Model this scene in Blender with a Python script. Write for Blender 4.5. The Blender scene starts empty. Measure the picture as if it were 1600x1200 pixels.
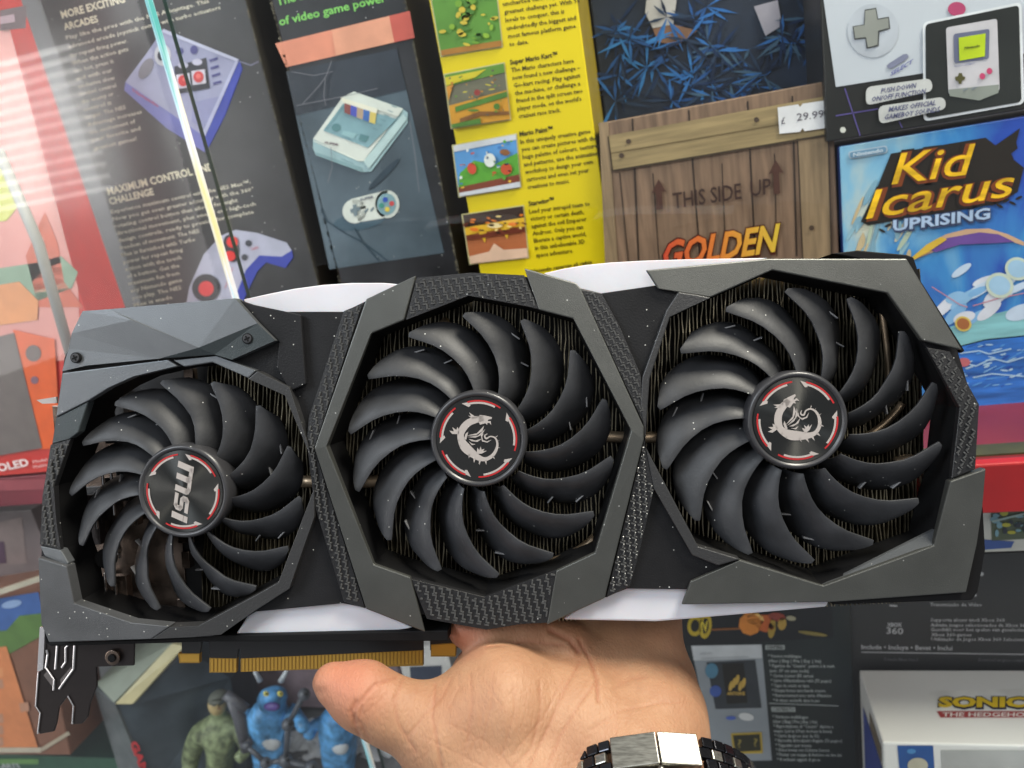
import bpy, bmesh, math, random
import numpy as np
from mathutils import Vector, Matrix, noise
from mathutils.geometry import tessellate_polygon
random.seed(7)
sc = bpy.context.scene
COL = sc.collection
F = 1155.0                                   # focal length in photo pixels (1600 wide)
# ------------------------------------------------------------------ camera frame
_r = Vector((.963, .0958, .2514)).normalized()
_u = Vector((-.1305, .9416, .3107)); _u = (_u - _r * _u.dot(_r)).normalized()
_n = _r.cross(_u)
ROT = Matrix((_r, -_n, _u))                  # camera axes -> world axes
cam_d = bpy.data.cameras.new('camera'); cam = bpy.data.objects.new('camera', cam_d); COL.objects.link(cam)
cam.matrix_world = ROT.to_4x4()
cam_d.sensor_width = 36; cam_d.lens = F / 1600 * 36
cam_d.clip_start = .01; cam_d.clip_end = 50
cam_d.dof.use_dof = True; cam_d.dof.focus_distance = .272; cam_d.dof.aperture_fstop = 14
sc.camera = cam
w_ = bpy.data.worlds.new('World'); sc.world = w_; w_.use_nodes = True
w_.node_tree.nodes['Background'].inputs[0].default_value = (.80, .84, .90, 1)
w_.node_tree.nodes['Background'].inputs[1].default_value = .34
sc.view_settings.view_transform = 'Standard'; sc.view_settings.look = 'None'
sc.view_settings.gamma = 1; sc.view_settings.use_curve_mapping = False; sc.view_settings.exposure = .12

def camp(px, py, D):                         # pixel + depth along the view axis -> world
    return ROT @ (Vector(((px - 800) / F, (600 - py) / F, -1)) * D)
def area(name, loc, target, sx, sy, power, col):
    l = bpy.data.lights.new(name, 'AREA'); l.shape = 'RECTANGLE'; l.size = sx; l.size_y = sy
    l.energy = power; l.color = col
    o = bpy.data.objects.new(name, l); COL.objects.link(o); o.location = loc
    o.rotation_euler = (Vector(target) - Vector(loc)).to_track_quat('-Z', 'Y').to_euler()
    return o
TGT = camp(800, 700, .33)
area('ceiling_light', ROT @ Vector((.50, 1.15, .30)), TGT, .60, .30, 38, (1, .95, .82))
area('shop_window_light', ROT @ Vector((-1.2, .62, .7)), TGT, .7, .5, 17, (.84, .92, 1))
area('front_fill_light', ROT @ Vector((.3, .55, 1.2)), TGT, .8, .4, 6, (1, .96, .9))  # fill lamp, added to brighten the lower boxes

# ------------------------------------------------------------------ materials
def lin(h):
    h = h.lstrip('#'); v = [int(h[i:i + 2], 16) / 255 for i in (0, 2, 4)]
    return tuple(x / 12.92 if x <= .04045 else ((x + .055) / 1.055) ** 2.4 for x in v)
MATS = {}
def mat(name, col, rough=.5, metal=0., spec=.5, coat=0., noise_s=0, var=.0, bump=0., bump_s=400, flecks=0., fleck_s=900, sss=0., aniso=0., streak=None):
    if name in MATS: return MATS[name]
    m = bpy.data.materials.new(name); m.use_nodes = True; nt = m.node_tree; b = nt.nodes['Principled BSDF']
    if isinstance(col, str): col = lin(col)
    b.inputs['Base Color'].default_value = (*col, 1); b.inputs['Roughness'].default_value = rough
    b.inputs['Metallic'].default_value = metal; b.inputs['Specular IOR Level'].default_value = spec
    b.inputs['Coat Weight'].default_value = coat; b.inputs['Coat Roughness'].default_value = .12
    if sss:
        b.inputs['Subsurface Weight'].default_value = sss; b.inputs['Subsurface Scale'].default_value = .004
        b.inputs['Subsurface Radius'].default_value = (1, .35, .2)
    tc = nt.nodes.new('ShaderNodeTexCoord')
    last = None
    if var:
        n = nt.nodes.new('ShaderNodeTexNoise'); n.inputs['Scale'].default_value = noise_s or 60; n.inputs['Detail'].default_value = 6
        mp = nt.nodes.new('ShaderNodeMapping'); nt.links.new(tc.outputs['Object'], mp.inputs[0]); nt.links.new(mp.outputs[0], n.inputs['Vector'])
        if streak: mp.inputs['Scale'].default_value = streak
        mr = nt.nodes.new('ShaderNodeMapRange'); mr.inputs[1].default_value = .3; mr.inputs[2].default_value = .7
        mr.inputs[3].default_value = 1 - var; mr.inputs[4].default_value = 1 + var; nt.links.new(n.outputs[0], mr.inputs[0])
        mx = nt.nodes.new('ShaderNodeVectorMath'); mx.operation = 'SCALE'; mx.inputs[0].default_value = col
        nt.links.new(mr.outputs[0], mx.inputs['Scale']); last = mx.outputs[0]
    if flecks:
        v = nt.nodes.new('ShaderNodeTexVoronoi'); v.inputs['Scale'].default_value = fleck_s
        nt.links.new(tc.outputs['Object'], v.inputs['Vector'])
        sep = nt.nodes.new('ShaderNodeSeparateColor'); nt.links.new(v.outputs['Color'], sep.inputs[0])
        g = nt.nodes.new('ShaderNodeMath'); g.operation = 'GREATER_THAN'; g.inputs[1].default_value = 1 - flecks; nt.links.new(sep.outputs[0], g.inputs[0])
        l = nt.nodes.new('ShaderNodeMath'); l.operation = 'LESS_THAN'; l.inputs[1].default_value = .22; nt.links.new(v.outputs['Distance'], l.inputs[0])
        a = nt.nodes.new('ShaderNodeMath'); a.operation = 'MULTIPLY'; nt.links.new(g.outputs[0], a.inputs[0]); nt.links.new(l.outputs[0], a.inputs[1])
        mx = nt.nodes.new('ShaderNodeMix'); mx.data_type = 'RGBA'; nt.links.new(a.outputs[0], mx.inputs[0])
        if last: nt.links.new(last, mx.inputs[6])
        else: mx.inputs[6].default_value = (*col, 1)
        mx.inputs[7].default_value = (.5, .5, .47, 1); last = mx.outputs[2]
    if last: nt.links.new(last, b.inputs['Base Color'])
    if bump:
        n = nt.nodes.new('ShaderNodeTexNoise'); n.inputs['Scale'].default_value = bump_s; n.inputs['Detail'].default_value = 4
        nt.links.new(tc.outputs['Object'], n.inputs['Vector'])
        bp = nt.nodes.new('ShaderNodeBump'); bp.inputs['Strength'].default_value = bump; bp.inputs['Distance'].default_value = .0004
        nt.links.new(n.outputs[0], bp.inputs['Height']); nt.links.new(bp.outputs[0], b.inputs['Normal'])
    if aniso:
        b.inputs['Anisotropic'].default_value = aniso
        t = nt.nodes.new('ShaderNodeTangent'); t.direction_type = 'RADIAL'; t.axis = 'Z'; b.inputs['Anisotropic Rotation'].default_value = .25; nt.links.new(t.outputs[0], b.inputs['Tangent'])
    MATS[name] = m; return m
def P(h, rough=.38):                          # printed ink of one colour
    return mat('ink_' + h.strip('#') + '_%d' % (rough * 100), h, rough, var=.11, noise_s=70, spec=.5)
M_GREY = mat('grey_metallic_plastic', (.088, .090, .084), .36, .65, bump=.22, bump_s=3200, flecks=.010, var=.10, noise_s=60)
M_GREYB = mat('blue_grey_metallic', (.13, .138, .146), .40, .6, bump=.25, bump_s=3200, flecks=.008, var=.06, noise_s=60)
M_DARK = mat('dark_satin_plastic', (.009, .009, .010), .5, 0, spec=.2, bump=.25, bump_s=1500, flecks=.030, var=.25, noise_s=90)
M_BLACK = mat('black_plastic', (.006, .006, .0065), .6, spec=.12, bump=.1)
M_WING = mat('scuffed_winglet', (.16, .16, .165), .4)
M_TEX2 = mat('tread_pale_bar', (.075, .075, .074), .28, .3)  # bars coloured paler than the strip so the raised pattern stands out
M_TEX = mat('tread_textured_plastic', (.013, .013, .014), .36, .1, bump=.4, bump_s=2000, flecks=.02)
M_BLADE = mat('fan_blade_plastic', (.021, .022, .025), .55, 0, bump=.14, bump_s=900, flecks=.012, var=.30, noise_s=110)
M_RING = mat('hub_ring_plastic', (.030, .030, .033), .34, bump=.1, flecks=.006)
M_DISC = mat('brushed_badge', (.085, .085, .08), .27, 1, aniso=.96)
M_BDISC = mat('black_badge_gloss', (.012, .012, .012), .12)
M_SILV = mat('silver_emblem', (.50, .45, .42), .30, .45)
M_RED = mat('red_badge_ink', (.36, .012, .014), .35)
M_WHITE = mat('white_diffuser_plastic', (.50, .50, .54), .42, sss=.3, var=.06, noise_s=40, bump=.1)
M_FIN = mat('aluminium_fin', (.21, .185, .13), .30, .85, var=.85, noise_s=110)  # strong tone variation puts brass glints into the fin colour
M_PIPE = mat('nickel_heat_pipe', (.33, .25, .17), .42, .8, var=.4)
M_BRONZE = mat('bronze_io_metal', (.20, .15, .12), .25, .9, var=.6, noise_s=120)
M_CHROME = mat('chrome_edge', (.75, .72, .71), .18, 1)
M_BRKT = mat('black_nickel_bracket', (.035, .029, .028), .28, .6, bump=.15)
M_GOLD = mat('gold_contact', (.62, .36, .07), .34, .75)
M_PCB = mat('pcb_black', (.008, .008, .009), .4)
M_PCBG = mat('pcb_gold_edge', (.30, .17, .03), .45, .4)

# ------------------------------------------------------------------ mesh builder
class MB:
    def __init__(s): s.v = []; s.f = []; s.m = []; s.mats = []
    def mi(s, m):
        if m not in s.mats: s.mats.append(m)
        return s.mats.index(m)
    def add(s, vs, fs, m):
        o = len(s.v); k = s.mi(m); s.v += [Vector(v) for v in vs]
        for f in fs: s.f.append([o + i for i in f]); s.m.append(k)
    def poly(s, pts, m):                     # flat face, any outline
        tris = tessellate_polygon([[Vector(p) for p in pts]]); s.add(pts, tris, m)
    def prism(s, top, bot, m, holes=()):     # top/bot outlines (same count); holes = [(top,bot)]
        loopsT = [list(map(Vector, top))] + [list(map(Vector, h[0])) for h in holes]
        loopsB = [list(map(Vector, bot))] + [list(map(Vector, h[1])) for h in holes]
        tris = tessellate_polygon(loopsT)
        T = [p for l in loopsT for p in l]; B = [p for l in loopsB for p in l]; n = len(T)
        fs = []
        for t in tris: fs.append(tuple(t)); fs.append(tuple(i + n for i in reversed(t)))
        k = 0
        for l in loopsT:
            c = len(l)
            for i in range(c):
                j = (i + 1) % c; fs.append((k + i, k + j, n + k + j, n + k + i))
            k += c
        s.add(T + B, fs, m)
    def box(s, c, ax, ay, az, m):            # half-extent vectors
        c = Vector(c); vs = [c + ax * i + ay * j + az * k for i in (-1, 1) for j in (-1, 1) for k in (-1, 1)]
        s.add(vs, [(0, 1, 3, 2), (4, 6, 7, 5), (0, 4, 5, 1), (2, 3, 7, 6), (0, 2, 6, 4), (1, 5, 7, 3)], m)
    def tube(s, pts, r, m, seg=8, caps=True):
        pts = [Vector(p) for p in pts]; rs = r if isinstance(r, (list, tuple)) else [r] * len(pts)
        vs = []; up = Vector((.13, .2, .97))
        for i, p in enumerate(pts):
            d = (pts[min(i + 1, len(pts) - 1)] - pts[max(i - 1, 0)]).normalized()
            a = d.cross(up); a = a.normalized() if a.length > 1e-4 else d.orthogonal().normalized(); b = d.cross(a)
            for k in range(seg):
                t = 2 * math.pi * k / seg; vs.append(p + (a * math.cos(t) + b * math.sin(t)) * rs[i])
        fs = []
        for i in range(len(pts) - 1):
            for k in range(seg):
                k2 = (k + 1) % seg; fs.append((i * seg + k, i * seg + k2, (i + 1) * seg + k2, (i + 1) * seg + k))
        if caps: fs.append(tuple(range(seg))[::-1]); fs.append(tuple((len(pts) - 1) * seg + k for k in range(seg)))
        s.add(vs, fs, m)
    def ball(s, c, rx, ry, rz, m, seg=12, rings=8):
        c = Vector(c); vs = []; fs = []
        for i in range(rings + 1):
            a = math.pi * i / rings
            for k in range(seg):
                t = 2 * math.pi * k / seg
                vs.append(c + Vector((rx * math.sin(a) * math.cos(t), ry * math.sin(a) * math.sin(t), rz * math.cos(a))))
        for i in range(rings):
            for k in range(seg):
                k2 = (k + 1) % seg; fs.append((i * seg + k, i * seg + k2, (i + 1) * seg + k2, (i + 1) * seg + k))
        s.add(vs, fs, m)
    def build(s, name, parent=None, origin=None, smooth=False, bevel=0, seg=2, angle=30):
        o0 = Vector(origin) if origin is not None else Vector((0, 0, 0))
        me = bpy.data.meshes.new(name); me.from_pydata([v - o0 for v in s.v], [], s.f)
        for m in s.mats: me.materials.append(m)
        me.polygons.foreach_set('material_index', s.m)
        if smooth: me.polygons.foreach_set('use_smooth', [True] * len(me.polygons))
        bm = bmesh.new(); bm.from_mesh(me)
        if bevel or smooth: bmesh.ops.remove_doubles(bm, verts=bm.verts, dist=1e-6)
        bmesh.ops.recalc_face_normals(bm, faces=bm.faces); bm.to_mesh(me); bm.free()
        ob = bpy.data.objects.new(name, me); COL.objects.link(ob)
        if parent: ob.parent = parent
        if bevel:
            b = ob.modifiers.new('bevel', 'BEVEL'); b.width = bevel; b.segments = seg; b.limit_method = 'ANGLE'; b.angle_limit = math.radians(angle)
        return ob
def tag(o, label=None, cat=None, group=None, kind=None):
    if label: o['label'] = label
    if cat: o['category'] = cat
    if group: o['group'] = group
    if kind: o['kind'] = kind
    return o
def thing(name, loc, label, cat, group=None):
    e = bpy.data.objects.new(name, None); COL.objects.link(e); e.location = loc; e.empty_display_size = .02
    return tag(e, label, cat, group)

# text as mesh outlines (unit: em), cached
_tc = {}
def glyphs(txt, bold=0., shear=0., res=2, space=1.):
    k = (txt, bold, shear, res, space)
    if k in _tc: return _tc[k]
    cu = bpy.data.curves.new('t', 'FONT'); cu.body = txt; cu.size = 1; cu.offset = bold; cu.shear = shear
    cu.resolution_u = res; cu.fill_mode = 'FRONT'; cu.space_character = space
    ob = bpy.data.objects.new('t', cu); COL.objects.link(ob)
    bpy.context.view_layer.update()
    me = bpy.data.meshes.new_from_object(ob.evaluated_get(bpy.context.evaluated_depsgraph_get()))
    vs = [v.co.copy() for v in me.vertices]; fs = [tuple(p.vertices) for p in me.polygons]
    bpy.data.objects.remove(ob); bpy.data.curves.remove(cu); bpy.data.meshes.remove(me)
    x1 = max((v.x for v in vs), default=1); x0 = min((v.x for v in vs), default=0)
    _tc[k] = (vs, fs, x0, x1); return _tc[k]

# ================================================================== SHOP DISPLAY
# display axes: X along the shelves, Y into the cabinet, Z up; camera at the origin
def W(px, py, y):                              # pixel -> point on the vertical plane Y = y
    d = ROT @ Vector(((px - 800) / F, (600 - py) / F, -1)); return d * (y / d.y)
def H(px, py, z):                              # pixel -> point on the horizontal plane Z = z
    d = ROT @ Vector(((px - 800) / F, (600 - py) / F, -1)); return d * (z / d.z)
EPS = .00035
class Face:
    """prints on a carton face: proj maps pixel+layer to a point"""
    def __init__(s, y, z=None): s.y = y; s.z = z
    def p(s, px, py, L=1):
        return H(px, py, s.z + EPS * L) if s.z is not None else W(px, py, s.y - EPS * L)
    def poly(s, mb, pts, m, L=1): mb.poly([s.p(x, y, L) for x, y in pts], m if not isinstance(m, str) else P(m))
    def disc(s, mb, cx, cy, rx, ry, m, L=2, ang=0, n=20):
        a = math.radians(ang); pts = []
        for k in range(n):
            t = 2 * math.pi * k / n; x = rx * math.cos(t); y = ry * math.sin(t)
            pts.append((cx + x * math.cos(a) - y * math.sin(a), cy + x * math.sin(a) + y * math.cos(a)))
        s.poly(mb, pts, m, L)
    def line(s, mb, pts, w, m, L=2):
        for (x0, y0), (x1, y1) in zip(pts, pts[1:]):
            d = math.hypot(x1 - x0, y1 - y0) or 1; nx, ny = -(y1 - y0) / d * w / 2, (x1 - x0) / d * w / 2
            s.poly(mb, [(x0 + nx, y0 + ny), (x1 + nx, y1 + ny), (x1 - nx, y1 - ny), (x0 - nx, y0 - ny)], m, L)
    def text(s, mb, txt, x0, y0, x1, y1, h, m, L=2, bold=0., shear=0., res=2, lean=None, space=1.):
        """baseline from (x0,y0) to (x1,y1), capital height h pixels"""
        vs, fs, a, b = glyphs(txt, bold, shear, res, space)
        if not fs: return
        dx, dy = x1 - x0, y1 - y0; ln = math.hypot(dx, dy)
        ux, uy = dx / ln, dy / ln
        if lean is None:                        # vertical direction follows the cabinet's uprights
            vx, vy = 1290 - x0, 4100 - y0; q = math.hypot(vx, vy); vx, vy = -vx / q, -vy / q
        else: vx, vy = lean
        k = ln / (b - a); hh = h / .72
        m = m if not isinstance(m, str) else P(m)
        pts = [s.p(x0 + ux * (v.x - a) * k + vx * v.y * hh, y0 + uy * (v.x - a) * k + vy * v.y * hh, L) for v in vs]
        mb.add(pts, fs, m)
def carton(name, label, cat, pl, pr, pt, pb, y, depth, mcol, side=None, group=None, worn=None):
    """upright carton; pl, pr give the X of its edges, pt, pb the Z of top and bottom (pixels on its front plane)"""
    x0, x1 = W(*pl, y).x, W(*pr, y).x; z1, z0 = W(*pt, y).z, W(*pb, y).z
    root = thing(name, ((x0 + x1) / 2, y + depth / 2, z0), label, cat, group)
    mb = MB(); mf = mcol if not isinstance(mcol, str) else P(mcol)
    ms = mf if side is None else (side if not isinstance(side, str) else P(side))
    c = [Vector((x, yy, z)) for x in (x0, x1) for yy in (y, y + depth) for z in (z0, z1)]
    mb.add(c, [(0, 1, 5, 4)], mf); mb.add(c, [(2, 6, 7, 3), (0, 2, 3, 1), (4, 5, 7, 6), (1, 3, 7, 5), (0, 4, 6, 2)], ms)
    mb.build('carton', root, root.location, bevel=.0008)
    return root
def part(mb, name, root, **k): return mb.build(name, root, root.location, **k)

SHZ = W(1600, 607, .46).z                      # top of the upper shelf
# --- setting: shelf boards, back wall
mb = MB(); m_shelf = mat('dark_red_shelf_top', (.16, .012, .016), .28, var=.3, noise_s=12, spec=.6)
m_lip = mat('bright_red_lip', (.52, .008, .010), .4, var=.08)
XL, XR = W(230, 760, .43).x, .55
shelf = thing('display_shelf', (0, .36, SHZ - .03), 'dark red upper shelf board with bright red front lip, carrying the console boxes', 'shelf')
mb.box(((XL + XR) / 2, .50, SHZ - .011), Vector(((XR - XL) / 2, 0, 0)), Vector((0, .128, 0)), Vector((0, 0, .010)), m_shelf)
mb.build('board', shelf, shelf.location, bevel=.001)
mb = MB(); mb.box(((XL + XR) / 2, .3685, SHZ - .0135), Vector(((XR - XL) / 2, 0, 0)), Vector((0, .0035, 0)), Vector((0, 0, .0135)), m_lip)
tag(mb.build('front_lip', shelf, shelf.location, bevel=.001), 'bright red lip along the front of the shelf')
mb = MB(); mb.box(((XL + XR) / 2, .382, SHZ - .004), Vector(((XR - XL) / 2, 0, 0)), Vector((0, .006, 0)), Vector((0, 0, .004)), mat('olive_strip', (.06, .055, .012), .3, var=.6, noise_s=30))
mb.build('track_strip', shelf, shelf.location)
mb = MB(); mb.box(((XL + XR) / 2, .70, -.1), Vector((1.3, 0, 0)), Vector((0, .005, 0)), Vector((0, 0, .6)), mat('cabinet_back', (.10, .095, .10), .6, var=.3, noise_s=9))
tag(mb.build('back_wall'), kind='structure')
FLZ = -.495
mb = MB(); mb.box(((XL + XR) / 2, .50, FLZ - .01), Vector((1.3, 0, 0)), Vector((0, .19, 0)), Vector((0, 0, .01)), mat('cabinet_floor_grey', (.17, .165, .165), .45, var=.12, noise_s=14))
tag(mb.build('floor'), kind='structure')

# ---------------- black console carton (left): joystick and pad
Y = .46
r = carton('console_box', 'big black console box with grey joystick and red-buttoned pad pictures, behind the glass edge', 'box',
           (62, 0), (494, 430), (300, -140), (300, 620), Y, .12, mat('black_print_left', (.030, .029, .031), .33, var=.5, noise_s=22, spec=.6, flecks=.02, fleck_s=520), '#3a3630')
# seat on the shelf
f = Face(Y)
LAV, BLUE, DK, REDB = '#9798b4', '#3440a0', '#2c2c36', '#c63a3c'
mb = MB()
f.poly(mb, [(230, 82), (255, 45), (374, 93), (320, 214), (196, 128), (203, 118)], LAV, 1)
f.poly(mb, [(196, 128), (320, 214), (320, 238), (260, 200), (194, 141)], '#6d6fae', 1)
f.poly(mb, [(374, 93), (379, 108), (352, 180), (322, 238), (320, 214)], BLUE, 1)
f.disc(mb, 228, 107, 9, 18, '#6f6b74', 2, 30); f.disc(mb, 254, 86, 13, 17, '#c9c8ce', 2); f.disc(mb, 252, 87, 6, 8, DK, 3)
f.disc(mb, 281, 80, 6, 6, '#4a4880', 2); f.disc(mb, 303, 78, 6, 7, '#4a4880', 2)
f.poly(mb, [(272, 104), (322, 90), (328, 138), (276, 147)], DK, 2)
for cx, cy in ((286, 126), (310, 120)):
    f.poly(mb, [(cx - 11, cy - 9), (cx + 10, cy - 12), (cx + 12, cy + 10), (cx - 9, cy + 13)], '#cfcad6', 3); f.disc(mb, cx, cy, 8, 9, REDB, 4)
for cx, cy in ((286, 102), (308, 97)): f.disc(mb, cx, cy, 8, 5, '#b8b5c8', 3)
for i in range(4): f.line(mb, [(327 + i * 2, 95 + i * 12), (340 + i * 2, 91 + i * 12)], 4, '#4a4880', 2)
f.text(mb, 'Nintendo', 208, 143, 248, 168, 6, '#b05070', 2, .03)
f.poly(mb, [(255, 45), (374, 93), (372, 97), (253, 50)], '#b9bad0', 2); f.poly(mb, [(320, 214), (374, 93), (368, 95), (316, 208)], '#adaecb', 2); f.poly(mb, [(300, 160), (345, 150), (322, 205), (300, 190)], '#8a8bb0', 1.5)
f.line(mb, [(374, 96), (392, 102), (404, 96)], 2, '#77778c', 2); f.disc(mb, 310, 119, 4, 4, '#e06a64', 4.5); f.disc(mb, 288, 124, 3, 3, '#e06a64', 4.5)
part(mb, 'joystick_picture', r)
mb = MB()
f.poly(mb, [(290, 480), (296, 448), (318, 398), (344, 369), (368, 359), (402, 364), (448, 379), (456, 392), (440, 402), (405, 400), (384, 424), (366, 470), (330, 500)], '#b2b3c6', 1)
f.poly(mb, [(456, 391), (458, 402), (446, 419), (416, 410), (402, 424), (380, 470), (364, 472), (384, 422), (405, 399), (440, 401)], BLUE, 2)
f.disc(mb, 322, 450, 22, 22, '#26262c', 3); f.disc(mb, 322, 451, 12, 12, '#e02c2c', 4)
f.disc(mb, 361, 388, 12, 22, '#37343c', 3, -12); f.disc(mb, 363, 378, 9, 9, '#dd3430', 4); f.disc(mb, 359, 400, 9, 8, '#dd3430', 4)
f.disc(mb, 388, 380, 5, 5, '#44464e', 3); f.disc(mb, 382, 402, 5, 5, '#44464e', 3)
f.text(mb, 'TURBO', 392, 392, 404, 388, 4, REDB, 4); f.text(mb, 'NINTENDO', 352, 452, 364, 420, 4, REDB, 4)
part(mb, 'gamepad_picture', r)
mb = MB(); C1 = '#d9d2be'
f.text(mb, 'MORE EXCITING', 97, 29, 196, 3, 12, '#e3dcc2', 1, .03); f.text(mb, 'ARCADES', 101, 47, 154, 34, 11, '#e3dcc2', 1, .03)
for t, x0, y0, x1, y1 in (('Play like the pros with the NES Advantage. This', 104, 62, 327, 4), ('advanced arcade joystick comes with turbo actuators', 107, 76, 345, 14),
    ('for repeat firing power.', 110, 90, 200, 66), ('When the action gets', 113, 102, 201, 79), ('too hot, press it', 116, 114, 178, 98), ('and with our', 119, 126, 176, 112),
    ('exclusive slow', 122, 138, 180, 124), ('motion control', 125, 150, 182, 136), ('the enemy or', 128, 162, 178, 149), ('control it', 131, 174, 175, 163),
    ('longer. The NES', 134, 186, 197, 170), ('Advantage increases', 137, 198, 222, 177), ('the excitement of', 140, 210, 212, 192), ('your favorite and', 143, 222, 220, 203), ('greatest games!', 147, 235, 214, 219)):
    f.text(mb, t, x0, y0, x1, y1, 6.5, C1, 1, .012, res=1)
part(mb, 'upper_lettering', r)
mb = MB()
f.text(mb, 'MAXIMUM CONTROL AND', 169, 305, 335, 265, 12, '#e3dcc2', 1, .03); f.text(mb, 'CHALLENGE', 172, 320, 241, 304, 11, '#e3dcc2', 1, .03)
T = ('Experience maximum control with the NES Max™:', 'Now you get even greater accuracy with the 360°', 'rotating control button that allows for eight', 'directional movement, plus one of our high-tech',
     'design controls, ready to provide for complete', 'freedom of movement. The NES', 'Max is furnished with Turbo', 'power for repeat firing', 'action with the touch', 'of a button. Get the', 'maximum fun from', 'any Nintendo game', 'you play. The NES', 'Max is made', 'for speed')
EN = (392, 397, 372, 400, 397, 312, 306, 286, 284, 281, 281, 285, 284, 270, 265)
for i, (t, xe) in enumerate(zip(T, EN)):
    x0, y0 = 174 + 2.75 * i, 334 + 11.2 * i; f.text(mb, t, x0, y0, xe, y0 - (xe - x0) * .215, 6.2, C1, 1, .012, res=1)
part(mb, 'lower_lettering', r)
mw = mat('worn_card_edge', (.085, .075, .05), .8, var=.8, noise_s=160)
for px in ((62, 0), (494, 430)):
    mb = MB()
    x = W(*px, Y).x; z1, z0 = W(300, -140, Y).z, W(300, 620, Y).z; n = 190
    for i in range(n):
        a = z0 + (z1 - z0) * i / n; b = z0 + (z1 - z0) * (i + random.uniform(.5, 1.1)) / n; wd = random.choice((.0002, .0004, .0007, .0010, .0004))
        mb.add([(x - wd, Y - EPS, a), (x + wd * .3, Y - EPS, a), (x + wd * .3, Y - EPS, b), (x - wd, Y - EPS, b)], [(0, 1, 2, 3)], mw)
    part(mb, 'scuffed_edge', r)

# ---------------- second console carton (slate picture panel)
Y = .458
r = carton('console_box', 'dark console box with orange stripe and slate picture of a pale console and pad', 'box',
           (424, 0), (712, 400), (560, -140), (560, 620), Y, .12, mat('black_print_mid', (.020, .020, .023), .30, var=.7, noise_s=26, spec=.6, flecks=.025, fleck_s=520), '#3b362c')
f = Face(Y); mb = MB()
f.text(mb, 'The best', 433, 9, 500, -8, 13, '#7fc860', 1, .02); f.text(mb, 'of video game power', 437, 40, 604, 2, 13, '#7fc860', 1, .02)
part(mb, 'green_lettering', r)
mb = MB(); f.poly(mb, [(430, 68), (640, 17), (648, 59), (447, 105)], '#d98a6e', 1); f.poly(mb, [(608, 25), (640, 17), (648, 59), (616, 66)], '#c2594c', 2); f.poly(mb, [(518, 47), (608, 25), (616, 66), (525, 87)], '#dd9a7c', 2)
part(mb, 'orange_stripe', r)
mb = MB()
f.poly(mb, [(447, 112), (620, 76), (694, 395), (515, 421)], mat('slate_print', (.075, .105, .13), .35, var=.45, noise_s=16, flecks=.012, fleck_s=600), 1)
f.poly(mb, [(447, 112), (620, 76), (634, 140), (462, 180)], mat('slate_print_dark', (.030, .038, .052), .35, var=.4, noise_s=20), 2)
W1, W2, W3 = '#d3d8cf', '#9fbcc0', '#7fa3ab'
f.poly(mb, [(489, 218), (535, 152), (553, 143), (626, 168), (637, 176), (637, 192), (580, 268), (566, 269), (494, 243), (489, 232)], W2, 3)
f.poly(mb, [(489, 217), (535, 152), (553, 143), (630, 170), (568, 252), (560, 252)], W1, 4)
f.poly(mb, [(505, 204), (536, 162), (620, 186), (575, 231)], W3, 5)
f.poly(mb, [(552, 147), (628, 172), (622, 182), (546, 158)], W1, 6)
f.poly(mb, [(532, 152), (590, 170), (588, 178), (536, 160)], '#e2dfcc', 7)
for i, c in enumerate(('#8b4c48', '#4c55b4', '#b39a80', '#3f6ab0', '#d6c26a')):
    a, b = i / 5, (i + 1) / 5; f.poly(mb, [(538 + 50 * a, 161 + 16 * a), (538 + 50 * b, 161 + 16 * b), (538 + 48 * b, 176 + 18 * b), (538 + 48 * a, 176 + 18 * a)], c, 7)
f.disc(mb, 525, 199, 7, 6, '#5a8488', 6); f.poly(mb, [(563, 209), (577, 213), (571, 222), (560, 218)], '#5a8488', 6); f.poly(mb, [(537, 204), (558, 209), (552, 217), (533, 210)], '#8fb4b8', 6)
f.text(mb, 'SUPER', 506, 224, 528, 228, 4, '#6d5b66', 6, .03, lean=(.5, -.86)); f.text(mb, 'Nintendo', 534, 250, 552, 256, 3, '#50707a', 6)
f.poly(mb, [(568, 252), (630, 178), (636, 186), (576, 264)], '#b4cccb', 5.2); f.poly(mb, [(494, 238), (564, 262), (566, 269), (494, 243)], '#84a4a8', 5.2); f.line(mb, [(490, 220), (558, 250), (570, 250)], 1.2, '#eef0e4', 5.4)
for k in range(6): f.line(mb, [(582 + k * 6, 200 - k * 7), (590 + k * 6, 203 - k * 7)], 1.2, '#6c9096', 6.2)
f.disc(mb, 600, 272, 34, 5, '#2c3c48', 2.6, -45); f.poly(mb, [(507, 201), (536, 163), (540, 165), (512, 203)], '#6f949c', 5.5)
part(mb, 'console_picture', r)
mb = MB()
f.disc(mb, 562, 345, 42, 14, '#3f5765', 2, -10)
f.disc(mb, 554, 330, 19, 19, W1, 3); f.disc(mb, 605, 319, 19, 22, W1, 3); f.poly(mb, [(548, 311), (606, 297), (600, 341), (560, 347)], W1, 3)
f.disc(mb, 604, 319, 15, 17, W3, 4)
for x, y, c in ((602, 312, '#2c50b0'), (612, 318, '#c84a4a'), (605, 327, '#dcc44c'), (596, 321, '#3f9080')): f.disc(mb, x, y, 4, 4, c, 5)
f.poly(mb, [(547, 327), (562, 323), (563, 329), (548, 333)], '#6f7f86', 4); f.poly(mb, [(551, 320), (557, 319), (559, 336), (553, 338)], '#6f7f86', 5)
f.line(mb, [(570, 332), (575, 326)], 3, '#6f7f86', 4); f.line(mb, [(579, 330), (584, 324)], 3, '#6f7f86', 4); f.text(mb, 'SUPER', 563, 314, 584, 309, 4, '#4a4f66', 5, .03)
f.line(mb, [(502, 326), (510, 345), (540, 365), (562, 376), (585, 392), (606, 408)], 2.2, '#2b3f4c', 3); f.line(mb, [(554, 356), (566, 378), (592, 408)], 2.2, '#2b3f4c', 3)
part(mb, 'gamepad_picture', r)
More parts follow.
